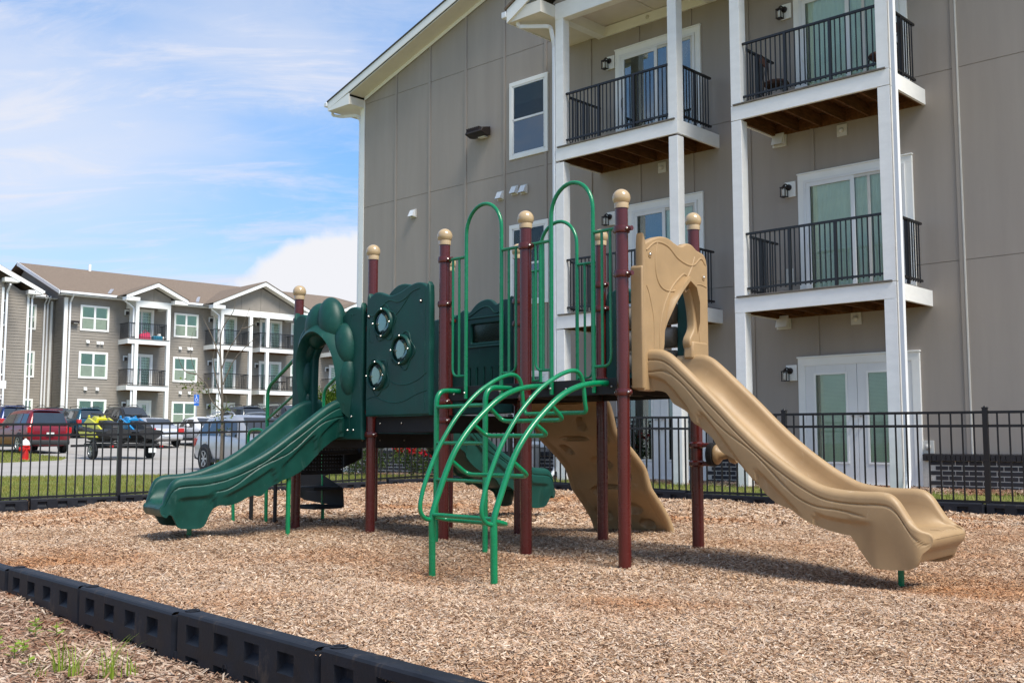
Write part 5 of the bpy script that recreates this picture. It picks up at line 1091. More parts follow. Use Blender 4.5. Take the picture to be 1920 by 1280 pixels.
for k in range(2):
    r = .04 + .25 * k; z = .76 - .2 * k; part('tread', MB().prism([(r, z), (r + .27, z), (r + .27, z - .03), (r, z - .03)], lambda a, b, t: st(a, t, b), .14, .79), m_deck, SN, bevel=.004)
    rs_ = part('riser', perforated((.14, .78, 0, .2, [(.14, 0), (.78, 0), (.78, .2), (.14, .2)]), 0), m_deck, SN, smooth=0).data
    for v in rs_.vertices:                                   # turn the plate across the stair
        q = v.co - Fs; a = q.dot(eo); v.co = st(r, a, z + .0 + q.z)
for wv in (.11, .81):
    h = part('handrail', MB().tube(fillet([st(.64, wv, -.15), st(.66, wv, 1.40), st(.04, wv, 1.765)], .10, 6), .0185, 12), m_green, SN)
    part('mid_rail', MB().tube([st(.65, wv, 1.08), st(.05, wv, 1.40)], .0135, 10), m_green, SN)
for r, wv in ((.98, .16), (1.02, .76)): part('leg', MB().tube([st(r, wv, -.15), st(r, wv, .36)], .021, 10), m_deck if wv < .5 else m_green, SN)
part('leg', MB().tube([st(.52, .13, -.15), st(.52, .13, .45)], .020, 10), m_deck, SN)
part('leg', MB().tube([st(1.12, .05, -.15), st(1.16, .05, .42)], .018, 10), m_green, SN)
part('grab_loop', MB().tube(fillet([st(1.0, .12, .30), st(1.0, .12, .98), st(.72, .12, .98), st(.72, .12, .55)], .09), .016, 10), m_green, SN)
# ---- small wheel under the tan slide
x, y = PP[6]; wa = Vector((.80, -.6, 0)).normalized(); wc = Vector((x, y, .76)) + wa * .16
WH = ps('steering_wheel', MB().lathe([(.02, 0), (.085, 0), (.09, .012), (.09, .045), (.02, .05)], wc - wa * .05, 24, wa), m_deck)
for z in (.69, .83): part('arm', MB().tube([Vector((x - .03, y, z)), Vector((x, y, z)) + wa * .12], .016, 10).lathe([(.0455, -.024), (.060, -.012), (.060, .012), (.0455, .024)], (x, y, z), 24), m_post, WH)
part('dish', MB().lathe([(.02, 0), (.072, .0), (.076, .012), (.06, .03), (.04, .045), (.03, .10), (.02, .11)], wc, 28, wa), m_beige, WH, smooth=60)
part('hub', MB().lathe([(.03, .11), (.06, .12), (.07, .15), (.06, .175), (.02, .18)], wc, 24, wa), m_beige, WH, smooth=60)

# ------------------------------------------------------------ border timbers
def timber_mesh(L_=1.17, T_=.095, H_=.30):
    m = MB(); xs = [0]; zs = [-H_, -H_ + .03, -H_ + .10, -.145, -.065, -.012]
    n = 4; pw = .125; x = .085
    cols_ = []
    for k in range(n): cols_.append((x, x + pw)); x += .262
    xe = [0] + [q for c in cols_ for q in c] + [L_ - .03]
    ze = [-H_, -H_ + .045, -H_ + .12, -.128, -.048, -.014]
    for sy in (-1, 1):
        y = sy * T_ / 2
        for i in range(len(xe) - 1):
            for j in range(len(ze) - 1):
                a0, a1, b0, b1 = xe[i], xe[i + 1], ze[j], ze[j + 1]
                if i % 2 == 1 and j in (1, 3):
                    k = .012; yi = y - sy * .034; v = [(a0, y, b0), (a1, y, b0), (a1, y, b1), (a0, y, b1), (a0 + k, yi, b0 + .035), (a1 - k, yi, b0 + .035), (a1 - k, yi, b1 - .005), (a0 + k, yi, b1 - .005)]
                    f = [(0, 1, 5, 4), (1, 2, 6, 5), (2, 3, 7, 6), (3, 0, 4, 7), (4, 5, 6, 7)]
                    m.add(v, f if sy < 0 else [tuple(reversed(q)) for q in f])
                else: m.add([(a0, y, b0), (a1, y, b0), (a1, y, b1), (a0, y, b1)], [(0, 1, 2, 3)] if sy < 0 else [(3, 2, 1, 0)])
    y = T_ / 2; Lx = L_ - .03
    # rounded top
    pr = [(-y, -.014), (-y + .006, -.004), (-y + .016, 0), (y - .016, 0), (y - .006, -.004), (y, -.014)]
    for (a, b), (c, d) in zip(pr[:-1], pr[1:]): m.add([(0, a, b), (Lx, a, b), (Lx, c, d), (0, c, d)], [(0, 1, 2, 3)])
    # ends: a rounded nose at one end, a stepped tongue at the other
    m.add([(0, -y, -H_), (0, -y, -.014), (0, y, -.014), (0, y, -H_)] + [(0, a, b) for a, b in pr[1:-1]], [(0, 1, 4, 5, 6, 7, 2, 3)])
    no = []
    for k in range(9): a = -pi / 2 + pi * k / 8; no.append((Lx + cos(a) * .03, sin(a) * y))
    m.add([(a, b, -H_) for a, b in no] + [(a, b, -.012) for a, b in no], [(i, i + 1, i + 10, i + 9) for i in range(8)] + [tuple(range(9, 18))])
    m.lathe([(.044, -H_ - .02), (.044, -.165), (.0, -.165)], (L_ + .01, 0, 0), 14)
    return m
tme = timber_mesh().mesh('timber_body', m_timber, 40, recalc=False)
cme = MB().lathe([(.030, -.002), (.034, .003), (.030, .006), (.020, .004), (.018, -.01), (.001, -.012)], (.045, 0, 0), 18).mesh('stake_cap', m_timber, 40)
logo = MB()
for k in range(3): a = k * 2 * pi / 3; logo.tube([(.45 + .018 * cos(a + t) * (1 - .3 * k / 3), -.0485, -.18 + .018 * sin(a + t)) for t in np.linspace(0, 1.5, 6)], .0016, 5)
lme = logo.mesh('moulded_emblem', m_timber, 60)
def timber(x, y, z, rz, label, group):
    t = thing('border_timber', label, 'border', (x, y, z), rz, group); link('body', tme, t); link('stake_cap', cme, t); link('moulded_emblem', lme, t)
names = ['black plastic border timber at the bottom left corner edge', 'black border timber ending at the second stake cap from the left, weeds in front', 'middle black border timber of the foreground row, between two stake caps', 'nearest full black border timber, running to the bottom edge of the picture', 'black border timber cut by the bottom edge of the picture', 'black border timber leaving the frame at the bottom centre']
zf_ = .12
for k in range(-9, 3):
    p = BF + BD * (1.19 * k + .05)
    idx = k + 3
    lb = names[idx] if 0 <= idx < len(names) else 'black border timber of the near row outside the view'
    if -4 <= k <= 1: timber(p.x, p.y, zf_ + .008 * min(0, 1.19 * k) + rnd.uniform(-.004, .004), atan2(BD.y, BD.x) + rnd.uniform(-.012, .012), lb, 'border timbers along the near edge')
for i in range(len(FEN) - 1):
    a = Vector(FEN[i]); b = Vector(FEN[i + 1]); L_ = (b - a).length; n = max(1, round(L_ / 1.22)); d = (b - a) / L_; nrm_ = Vector((d.y, -d.x))
    for k in range(n):
        p = a + d * (L_ * k / n) + nrm_ * .075; z = .03 + FZ[i] + (FZ[i + 1] - FZ[i]) * k / n
        o = thing('border_timber', 'black plastic border timber at the foot of the %s fence' % ('left' if i < 2 else 'right'), 'border', (p.x, p.y, z), atan2(d.y, d.x), 'border timbers at the foot of the %s fence' % ('left' if i < 2 else 'right'))
        link('body', tme, o).scale = (L_ / n / 1.19, 1, 1); link('stake_cap', cme, o)
# ------------------------------------------------------------ fences
def fence(seg, label, first):
    f = thing('metal_fence', label, 'fence', (*FEN[seg[0]], FZ[seg[0]]))
    def w2(q): return q
    pk = MB().box(-.0095, .0095, -.0095, .0095, .0, 1.17).mesh('picket', m_fence, 0)
    pc = 0; rest = MB()
    for i in seg:
        a = Vector((*FEN[i], FZ[i])); b = Vector((*FEN[i + 1], FZ[i + 1])); L_ = (b - a).length; nb_ = max(1, round(L_ / 2.5))
        for k in range(nb_ + (1 if i == seg[-1] else 0)):
            p = a.lerp(b, k / nb_) - Vector(f.location)
            po = link('post', MB().box(-.031, .031, -.031, .031, -.1, 1.20).mesh('post', m_fence, 0), f); po.location = p; po.rotation_euler = (0, 0, atan2(b.y - a.y, b.x - a.x))
            link('cap', MB().box(-.035, .035, -.035, .035, 1.201, 1.216).ball((0, 0, 1.218), .026, 12, (1, 1, .7)).mesh('cap', m_fence, 40), po)
        for k in range(nb_):
            p = a.lerp(b, k / nb_) - Vector(f.location); q = a.lerp(b, (k + 1) / nb_) - Vector(f.location); up = Vector((0, 0, 1))
            for z in (1.155, .985, .045): part('rail', MB().bar(p + up * z, q + up * z, .030, .034), m_fence, f, smooth=0)
            n = max(3, round((q - p).length / .135))
            for j in range(1, n):
                c = p.lerp(q, j / n); o = link('picket', pk, f); o.location = c; o.rotation_euler = (0, 0, atan2(b.y - a.y, b.x - a.x)); pc += 1
    return f
fence([0, 1], 'black metal picket fence on the left, in front of the parking lot', True)
fence([2, 3, 4, 5], 'black metal picket fence on the right, in front of the grey building', False)
# ------------------------------------------------------------ vehicles
def mpaint(name, col, met=.3): return M(name, col, .3, .03, 2, metal=met, coat=.6, spec=.5)
m_tyre = M('tyre rubber', (.018, .018, .018), .85, .15, 20); m_rim = M('alloy rim', (.45, .45, .46), .3, .05, 6, metal=.8); m_cglass = M('car glass', (.025, .03, .035), .06, .1, 2, spec=.8, coat=.4)
m_red_l = M('tail lamp', (.45, .01, .012), .2, .1, 10, coat=.5); m_white_l = M('head lamp', (.7, .72, .74), .15, .05, 8, coat=.5); m_blk = M('black trim plastic', (.02, .02, .021), .6, .1, 10); m_plate = M('number plate', (.7, .72, .70), .5, .05, 30)
def wheel(parent, x, y, r, w_):
    ax = (0, 1 if y > 0 else -1, 0); s = 1 if y > 0 else -1
    wh = part('wheel', MB().lathe([(r * .62, -w_ / 2), (r * .94, -w_ / 2), (r, -w_ * .32), (r, w_ * .32), (r * .94, w_ / 2), (r * .66, w_ / 2), (r * .62, w_ * .3)], (x, y, r), 24, ax), m_tyre, parent, smooth=40)
    m = MB().lathe([(r * .62, w_ * .25), (r * .66, w_ * .5), (r * .60, w_ * .5), (r * .56, w_ * .2)], (x, y, r), 24, ax)
    for k in range(6):
        a = k * pi / 3; y_ = y + s * w_ * .36
        m.bar((x, y_, r), (x + cos(a) * r * .6, y_ + s * .01, r + sin(a) * r * .6), r * .15, .03, up=(0, 1, 0))
    m.lathe([(.01, w_ * .28), (r * .17, w_ * .3), (r * .15, w_ * .42), (.01, w_ * .44)], (x, y, r), 14, ax)
    part('rim', m, m_rim, wh); part('brake', MB().lathe([(.01, 0), (r * .55, 0), (r * .55, w_ * .12), (.01, w_ * .12)], (x, y, r), 18, ax), m_blk, wh)
def car(label, loc, rz, paint, kind='suv', L_=4.7, W_=1.86, H_=1.72, r=.36, group='parked vehicles', rack=False):
    c = thing('parked_car', label, 'car', loc, rz, group); h = L_ / 2; hw = W_ / 2
    # stations: x, z_low, z_shoulder(belt), z_roof, half width, roof half width
    if kind == 'suv':
        b = H_ * .60; S = [(-h, .45, .62, .62, .80, .7), (-h + .04, .34, b * .93, b * .95, .90, .74), (-h + .10, .30, b, b + .03, .93, .74), (-h + .34, .27, b + .01, H_ - .12, .95, .66), (-h + .50, .26, b + .01, H_ - .03, .97, .66), (-h + 1.3, .25, b, H_, 1, .68), (-.1, .25, b - .02, H_ - .01, 1, .68), (.25, .25, b - .03, H_ - .06, 1, .67), (h - 1.45 - .0, .25, b - .05, b + .12, 1, .70), (h - 1.25, .25, b - .07, b - .02, .99, .74), (h - .6, .26, b - .12, b - .06, .96, .72), (h - .18, .28, b - .22, b - .16, .90, .66), (h - .03, .33, b - .40, b - .36, .82, .6), (h, .42, .60, .62, .74, .55)]
    else:
        b = H_ * .62; S = [(-h, .42, .60, .62, .78, .65), (-h + .05, .30, b - .05, b - .02, .88, .68), (-h + .35, .26, b + .01, b + .05, .94, .68), (-h + .70, .24, b + .02, b + .08, .97, .66), (-h + 1.35, .23, b, H_ - .05, 1, .62), (-.25, .23, b - .02, H_, 1, .62), (.15, .23, b - .04, H_ - .02, 1, .62), (h - 1.35, .23, b - .06, b + .02, 1, .68), (h - 1.1, .23, b - .10, b - .03, .99, .72), (h - .5, .25, b - .17, b - .12, .95, .7), (h - .12, .27, b - .28, b - .24, .88, .62), (h, .40, .56, .58, .74, .55)]
    rings = []
    for x, zl, zb, zt, wf, rw in S:
        w0 = hw * wf; wr = min(w0 * .98, hw * rw * 1.05) if zt > zb + .15 else w0 * .9
        half = [(w0 * .80, zl), (w0 * .96, zl + .06), (w0, (zl + zb) * .5), (w0 * .985, zb - .05), (w0 * .955, zb)]
        half += [(wr + (w0 * .955 - wr) * .12, zb + (zt - zb) * .80), (wr * .93, zt - (zt - zb) * .05), (wr * .6, zt)]
        rings.append([(x, a, z) for a, z in half] + [(x, -a, z) for a, z in half[::-1]])
    body = part('body', MB().loft(rings), paint, c, smooth=50)
    rb = body.modifiers.new('sub', 'SUBSURF'); rb.levels = 1; rb.render_levels = 1
    G = [s for s in S if s[3] > s[2] + .3]; x0, x1 = G[0][0], G[-1][0]
    def at(x):
        for a, b_ in zip(S[:-1], S[1:]):
            if a[0] <= x <= b_[0]: t = (x - a[0]) / (b_[0] - a[0]); return [a[k] * (1 - t) + b_[k] * t for k in range(6)]
        return S[0]
    def sidep(x, f, sgn, off=.012):
        _, zl, zb, zt, wf, rw = at(x); w0 = hw * wf; wr = hw * rw * 1.05; a = w0 * .955 + ((wr + (w0 * .955 - wr) * .12) - w0 * .955) * min(1, f / .8); return (x, sgn * (a + off), zb + (zt - zb) * f)
    edges_ = [x0 + .02, x0 + (x1 - x0) * .27, x0 + (x1 - x0) * .60, x1 + .10] if kind == 'suv' else [x0 - .05, x0 + (x1 - x0) * .45, x1 + .15]
    for sgn in (-1, 1):
        for e0, e1 in zip(edges_[:-1], edges_[1:]):
            a, b_ = e0 + .04, e1 - .04; last = e1 == edges_[-1]
            q = [sidep(a, .06, sgn), sidep(b_ + (.22 if last else 0), .06, sgn), sidep(b_ - (.12 if last else 0), .74, sgn), sidep(a + (.06 if e0 == edges_[0] else 0), .74, sgn)]
            part('side_window', MB().add(q + [(p[0], p[1] - sgn * .03, p[2]) for p in q], [(0, 1, 2, 3), (7, 6, 5, 4), (0, 4, 5, 1), (1, 5, 6, 2), (2, 6, 7, 3), (3, 7, 4, 0)]), m_cglass, c, smooth=0)
        part('mirror', MB().ball((x1 + .05, sgn * (hw + .08), S[6][2] + .12), .11, 12, (.7, 1, .75)), paint if kind == 'suv' else paint, c)
        part('sill', MB().box(-h + .9, h - .95, sgn * hw * .97, sgn * (hw * .985 + .012), .26, .36), m_blk, c)
        for xd in (x0 + (x1 - x0) * .55, x0 + (x1 - x0) * .12 + .2): part('door_handle', MB().box(xd, xd + .18, sgn * hw * .985, sgn * (hw * .985 + .03), S[6][2] - .16, S[6][2] - .13), paint, c)
        if rack: part('roof_rail', MB().tube(spline([(x0 + .3, sgn * hw * .62, H_ + .0), (x0 + .5, sgn * hw * .62, H_ + .07), (x1 - .7, sgn * hw * .62, H_ + .07), (x1 - .45, sgn * hw * .62, H_ - .02)], 4), .02, 6), m_blk if rack == 1 else m_rim, c)
        lx = -h + .05
        part('tail_lamp', MB().prism([(-h + .02, S[3][2] - .30), (-h + .02, S[3][2] - .04), (-h + .30, S[3][2] - .06), (-h + .16, S[3][2] - .26)], lambda a, z, t: (a, sgn * t, z), hw * .60 if kind != 'suv' else hw * .70, hw * .945), m_red_l, c, bevel=.01)
        part('head_lamp', MB().prism([(h - .30, S[-2][2] + .04), (h - .08, S[-2][2] + .02), (h - .06, S[-2][2] + .16), (h - .42, S[-2][2] + .22)], lambda a, z, t: (a, sgn * t, z), hw * .52, hw * .93), m_white_l, c, bevel=.01)
        for xw in (-h + .92, h - .88):
            part('wheel_arch', MB().lathe([(.05, -.02), (r + .07, -.02), (r + .07, .012), (r + .05, .02), (.05, .0)], (xw, sgn * (hw * .985), r + .02), 26, (0, sgn, 0)), m_blk, c)
            wheel(c, xw, sgn * (hw - .07), r, .22)
    # rear and front glass
    i = 3 if kind == 'suv' else 4
    a, b_ = S[i - 1], S[i]
    def end(xa, za, wa, xb, zb_, wb, off): return [(xa + off, -wa, za), (xa + off, wa, za), (xb + off, wb, zb_), (xb + off, -wb, zb_)]
    if kind == 'suv': q = end(-h + .085, b + .06, hw * .74, -h + .30, H_ - .18, hw * .64, -.045)
    else: q = end(-h + .74, b + .13, hw * .70, -h + 1.30, H_ - .10, hw * .60, -.02)
    part('rear_window', MB().add(q + [(p[0] + .03, p[1], p[2] - .02) for p in q], [(3, 2, 1, 0), (4, 5, 6, 7), (0, 1, 5, 4), (1, 2, 6, 5), (2, 3, 7, 6), (3, 0, 4, 7)]), m_cglass, c, smooth=0)
    if kind == 'suv': q = end(h - 1.42, b + .13, hw * .72, .36, H_ - .11, hw * .64, .05)
    else: q = end(h - 1.38, b + .06, hw * .70, .25, H_ - .09, hw * .58, .06)
    part('windscreen', MB().add(q + [(p[0] - .03, p[1], p[2] - .03) for p in q], [(0, 1, 2, 3), (7, 6, 5, 4), (0, 4, 5, 1), (1, 5, 6, 2), (2, 6, 7, 3), (3, 7, 4, 0)]), m_cglass, c, smooth=0)
    part('rear_bumper', MB().prism([(-h - .03, .36), (-h - .05, .46), (-h - .02, .56), (-h + .2, .56), (-h + .2, .32)], lambda a, z, t: (a, t, z), -hw * .86, hw * .86), m_blk if kind == 'suv' else paint, c, bevel=.02)
    part('front_bumper', MB().prism([(h + .02, .30), (h + .03, .44), (h - .2, .46), (h - .2, .28)], lambda a, z, t: (a, t, z), -hw * .8, hw * .8), m_blk, c, bevel=.02)
    part('number_plate', MB().box(-h - .065, -h - .045 + .03, -.16, .16, b - .42, b - .27), m_plate, c)
    if kind == 'suv': part('spoiler', MB().box(-h + .24, -h + .5, -hw * .62, hw * .62, H_ - .05, H_ - .01), paint, c, bevel=.015)
    return c
hA = atan2(.7314, -.682)                                     # driving away from the camera, square to the far building
hB = hA + pi
def gpos(x, y): return (x, y, g1(x, y) + .0)
m_silver = mpaint('silver paint', (.50, .50, .51), .4); m_white = mpaint('white paint', (.78, .78, .78), 0); m_redp = mpaint('dark red paint', (.20, .006, .014), .3)
m_teal2 = mpaint('teal paint', (.006, .07, .12), .4); m_blkp = mpaint('black paint', (.012, .012, .014), .2); m_bluep = mpaint('blue paint', (.008, .03, .14), .4); m_gryp = mpaint('dark grey paint', (.045, .055, .065), .4)
car('dark red full-size SUV towing the trailer, left of the fence post', gpos(-22.0, 48.6), hA + .02, m_redp, L_=5.3, W_=2.0, H_=1.92, r=.40, rack=1)
car('silver SUV parked nearest behind the fence, beside the sapling', gpos(-7.75, 32.25), atan2(-.74, .67), m_silver, L_=4.65, W_=1.84, H_=1.70, r=.365, rack=2)
car('silver sedan seen from behind, right of the blue watercraft', gpos(-18.1, 53.3), hA - .05, m_silver, 'sedan', L_=4.7, W_=1.82, H_=1.45, r=.33)
car('white sedan facing the camera between the silver sedan and the silver SUV', gpos(-15.6, 54.2), hB, m_white, 'sedan', L_=4.7, W_=1.82, H_=1.46, r=.33)
car('teal blue SUV with bright red tail lamps parked beyond the red SUV', gpos(-25.4, 62.6), hA, m_teal2, L_=4.5, H_=1.66, rack=1)
car('black SUV facing the camera below the blue parking sign', gpos(-22.6, 63.2), hB, m_blkp, L_=4.7, H_=1.80, rack=1)
car('black SUV half hidden between the red SUV and the teal SUV', gpos(-28.0, 65.6), hB, m_blkp, L_=4.6, H_=1.74, rack=1)
car('bright blue SUV behind the roof of the red SUV', gpos(-29.6, 62.2), hA, m_bluep, L_=4.6, H_=1.78, rack=1)
car('dark grey SUV cut by the left edge of the picture', gpos(-30.2, 58.3), hA, m_gryp, L_=4.6, H_=1.78)
car('dark grey SUV parked behind the white sedan and the sapling', gpos(-16.2, 62.8), hA, m_gryp, L_=4.6, H_=1.76, rack=1)
car('black SUV behind the silver SUV roof, below the small green tree', gpos(-13.4, 64.4), hB, m_blkp, L_=4.8, H_=1.86, rack=1)
car('black SUV beyond the green handrail, right of the small tree', gpos(-10.6, 65.2), hA, m_blkp, L_=4.6, H_=1.70)

# trailer with two personal watercraft
tr_h = atan2(.75, -.66)
T0 = thing('boat_trailer', 'low black two-place watercraft trailer hitched to the red SUV', 'trailer', gpos(-15.1, 41.5), tr_h)
part('frame', MB().bar((-1.4, -.85, .55), (1.6, -.85, .55), .08, .1).bar((-1.4, .85, .55), (1.6, .85, .55), .08, .1).bar((-1.4, -.85, .55), (-1.4, .85, .55), .08, .1).bar((.2, -1, .45), (.2, 1, .45), .08, .08).bar((1.6, -.85, .55), (3.2, 0, .52), .08, .1).bar((1.6, .85, .55), (3.2, 0, .52), .08, .1).bar((2.6, 0, .52), (6.4, -.3, .48), .1, .1), m_blk, T0)
for yb in (-.95, -.35, .35, .95): part('bunk', MB().bar((-1.3, yb * .9, .64), (1.4, yb * .9, .66), .1, .06), m_blk, T0)
for s in (-1, 1):
    wheel(T0, .0, s * 1.12, .31, .2); part('mudguard', MB().tube([(cos(a) * .4, s * 1.12, .31 + sin(a) * .4) for a in np.linspace(0, pi, 10)], .035, 6), m_blk, T0)
    part('tail_lamp', MB().box(-1.48, -1.42, s * .95 - .06, s * .95 + .06, .46, .52), m_red_l, T0)
part('winch_post', MB().bar((2.0, -.4, .55), (2.1, -.4, 1.1), .06, .06).bar((2.0, .45, .55), (2.1, .45, 1.1), .06, .06), m_steel, T0)
part('number_plate', MB().box(-1.47, -1.45, -.75, -.45, .25, .42), m_plate, T0)
m_yel = M('yellow hull plastic', (.62, .58, .01), .35, .05, 5, coat=.4); m_cy = M('bright blue hull plastic', (.0, .22, .50), .35, .05, 5, coat=.4)
def jetski(label, y0, mc):
    ch, sh = cos(tr_h), sin(tr_h); zt_ = g1(-15.1, 41.5)
    t = thing('personal_watercraft', label, 'watercraft', (-15.1 + .35 * ch - y0 * sh, 41.5 + .35 * sh + y0 * ch, zt_ + .66), tr_h, 'watercraft on the trailer')
    def ring(x, wd, zk, zs, zd, wd2): return [(x, 0, zk), (x, wd * .6, zk + .05), (x, wd, zs - .05), (x, wd, zs), (x, wd2, zd), (x, 0, zd + .03), (x, -wd2, zd), (x, -wd, zs), (x, -wd, zs - .05), (x, -wd * .6, zk + .05)]
    part('hull', MB().loft([ring(-1.6, .48, .10, .38, .44, .4), ring(-1.2, .54, .03, .38, .46, .4), ring(-.2, .57, 0, .40, .50, .38), ring(.6, .54, .02, .46, .62, .36), ring(1.1, .42, .10, .52, .72, .26), ring(1.45, .24, .24, .58, .70, .14), ring(1.68, .04, .46, .6, .64, .02)]), m_blk, t, smooth=40)
    part('seat', MB().loft([[(x, -w_, .44), (x, w_, .44), (x, w_ * .7, z), (x, -w_ * .7, z)] for x, w_, z in ((-1.35, .2, .56), (-1.0, .24, .74), (-.5, .22, .82), (-.1, .2, .76), (.25, .17, .86))]), m_blk, t, smooth=50, bevel=.03)
    part('bow_cover', MB().loft([[(x, -w_, z0), (x, w_, z0), (x, w_ * .6, z), (x, -w_ * .6, z)] for x, w_, z0, z in ((.15, .30, .56, .92), (.5, .32, .60, 1.0), (.9, .28, .66, .90), (1.3, .18, .66, .76), (1.55, .08, .62, .66))]), mc, t, smooth=50, bevel=.02)
    part('handlebar', MB().tube(spline([(.25, -.38, 1.08), (.35, -.15, 1.06), (.35, .15, 1.06), (.25, .38, 1.08)], 5), .025, 8).tube([(.4, 0, .9), (.34, 0, 1.06)], .05, 8), m_blk, t)
    for s in (-1, 1):
        part('side_panel', MB().prism([(-.9, .46), (.3, .50), (1.15, .62), (.5, .94), (-.25, .72)], lambda a, z, q: (a, s * q, z), .34, .42), mc, t, bevel=.01)
        part('side_stripe', MB().prism([(-.9, .15), (.85, .20), (1.1, .40), (-.7, .36)], lambda a, z, q: (a, s * q, z), .50, .565), mc, t, bevel=.008)
        part('mirror', MB().ball((.72, s * .30, .98), .07, 10, (1.3, .6, .8)), mc, t)
    return t
jetski('yellow and black personal watercraft on the left of the trailer', .62, m_yel); jetski('blue and black personal watercraft on the right of the trailer', -.62, m_cy)

# fire hydrant, parking sign, sapling, small tree, roses, weeds
m_hred = M('red hydrant paint', (.50, .012, .010), .4, .08, 6, coat=.2); m_hwh = M('white hydrant paint', (.75, .75, .73), .45, .05, 6)
hx, hy = -18.25, 40.2
HY = thing('fire_hydrant', 'red fire hydrant with white cap on the grass corner', 'hydrant', (hx, hy, g1(hx, hy)))
part('barrel', MB().lathe([(.19, 0), (.19, .05), (.13, .07), (.125, .50), (.16, .51), (.16, .55), (.14, .56)], n=20), m_hred, HY)
part('bonnet', MB().lathe([(.16, .561), (.165, .60), (.14, .68), (.09, .75), (.04, .775), (.04, .81), (.01, .815)], n=20), m_hwh, HY, smooth=60)
for a in (0, pi, -pi / 2): part('outlet', MB().lathe([(.075, .10), (.075, .17), (.085, .175), (.085, .205), (.03, .21), (.03, .235), (.01, .24)], (0, 0, .42), 14, (cos(a), sin(a), 0)), m_hred, HY)
m_signb = M('blue sign face', (.01, .12, .50), .4, .03, 4); m_signw = M('white sign print', (.85, .85, .85), .4, .02, 4)
sp_ = fpt(.0, -5.2); SG = thing('parking_sign', 'blue accessible parking sign on a steel post above the black SUV', 'sign', (*sp_, g1(*sp_)), atan2(.682, .7314))
hz = 2.0
part('post', MB().box(-.03, .03, .0, .04, 0, hz + .62), m_steel, SG)
pl2 = part('plate', MB().box(-.17, .17, -.012, -.001, hz - .02, hz + .50), m_signb, SG)
def sgn_tube(pts, r): return MB().tube([(a, -.016, hz + b) for a, b in pts], r, 6)
part('wheelchair_symbol', MB().ball((-.03, -.016, hz + .43), .03, 10, (1, .3, 1)).tube([(-.03, -.016, hz + .39), (-.02, -.016, hz + .25), (.06, -.016, hz + .24), (.10, -.016, hz + .14)], .016, 6).tube([(-.02, -.016, hz + .33), (.05, -.016, hz + .33)], .012, 6)
     .tube([(-.015 + .085 * cos(a), -.016, hz + .185 + .085 * sin(a)) for a in np.linspace(1.9, 5.8, 14)], .012, 6), m_signw, pl2)
part('rule', MB().box(-.15, .15, -.014, -.0121, hz + .03, hz + .045), m_signw, pl2)
part('plate', MB().box(-.17, .17, -.012, -.001, hz - .22, hz - .05), m_signb, SG)

m_bark2 = M('sapling bark', (.16, .13, .10), .9, .25, 12, .004, 40, stretch=(1, 1, .3)); m_leaf = M_island('leaves', [(.10, .16, .02), (.18, .24, .03), (.07, .12, .02), (.26, .28, .05)], .6, trans=.3)
def leaves(cs, n, sz, spread):
    m = MB()
    for c in cs:
        for _ in range(n):
            p = Vector(c) + Vector([rnd.gauss(0, s) for s in spread]); a = Vector([rnd.gauss(0, 1) for _ in range(3)]).normalized(); b = a.cross(Vector((0, .3, 1))).normalized(); s = sz * rnd.uniform(.6, 1.3)
            m.add([p - b * s * .35, p + a * s * .5 - b * 0, p + b * s * .35 + a * 0, p - a * s * .5], [(0, 1, 2, 3)])
    return m
tx, ty = -8.25, 30.4
TR = thing('sapling', 'thin young tree with almost bare branches in front of the silver SUV', 'tree', (tx, ty, g1(tx, ty)))
part('trunk', MB().tube(spline([(0, 0, -.05), (.02, 0, 1.0), (-.01, .02, 2.0), (-.06, .02, 2.9), (-.10, .0, 3.6)], 5), [.055 - .0018 * k for k in range(21)], 8), m_bark2, TR)
brs = [[(-.02, 0, 1.75), (-.35, .05, 2.1), (-.45, 0, 2.5), (-.75, 0, 2.8), (-.95, 0, 3.4), (-.9, 0, 4.0)], [(0, 0, 2.0), (-.2, .1, 2.6), (-.32, .1, 3.3), (-.15, 0, 3.9), (-.28, 0, 4.5)], [(-.06, 0, 2.9), (.15, 0, 3.5), (.5, 0, 4.1), (.72, 0, 4.7)], [(-.1, 0, 3.5), (-.05, 0, 4.1), (.25, 0, 4.6), (.3, 0, 5.0)], [(.0, 0, 2.5), (.3, 0, 3.2), (.75, 0, 3.7), (1.0, 0, 3.9)], [(-.1, 0, 3.3), (-.35, 0, 3.9), (-.6, 0, 4.4)],
       [(-.75, 0, 2.8), (-1.1, 0, 2.9), (-1.3, 0, 3.3)], [(.5, 0, 4.1), (.8, 0, 4.2), (1.1, 0, 4.5)], [(0, 0, 1.6), (.12, 0, 1.9), (.10, 0, 2.2)]]
for b_ in brs: q = spline(b_, 4); part('branch', MB().tube(q, [max(.006, .022 - .02 * k / len(q)) for k in range(len(q))], 6), m_bark2, TR)
part('leaf', leaves([(-.75, 0, 2.55), (-1.0, 0, 2.45), (-.6, 0, 2.35), (-.1, 0, 1.55), (.15, 0, 1.75), (-.15, 0, 1.9), (.05, 0, 1.2), (0, 0, .1)], 26, .085, (.12, .10, .10)), m_leaf, TR, smooth=0, stuff=True)
part('twig', MB().tube([(-.4, 0, 2.3), (-.65, 0, 2.45), (-1.0, 0, 2.5)], .008, 5), m_bark2, TR)
m_leaf2 = M_island('dense leaves', [(.06, .12, .012), (.12, .20, .02), (.035, .08, .01), (.17, .24, .03)], .6, trans=.3)
st_p = fpt(10.6, -4.5); ST = thing('small_tree', 'small rounded bright green tree beyond the black SUVs, left of the handrail', 'tree', (*st_p, g1(*st_p)))
part('trunk', MB().tube([(0, 0, 0), (0, 0, 2.3)], .06, 8), m_bark2, ST)
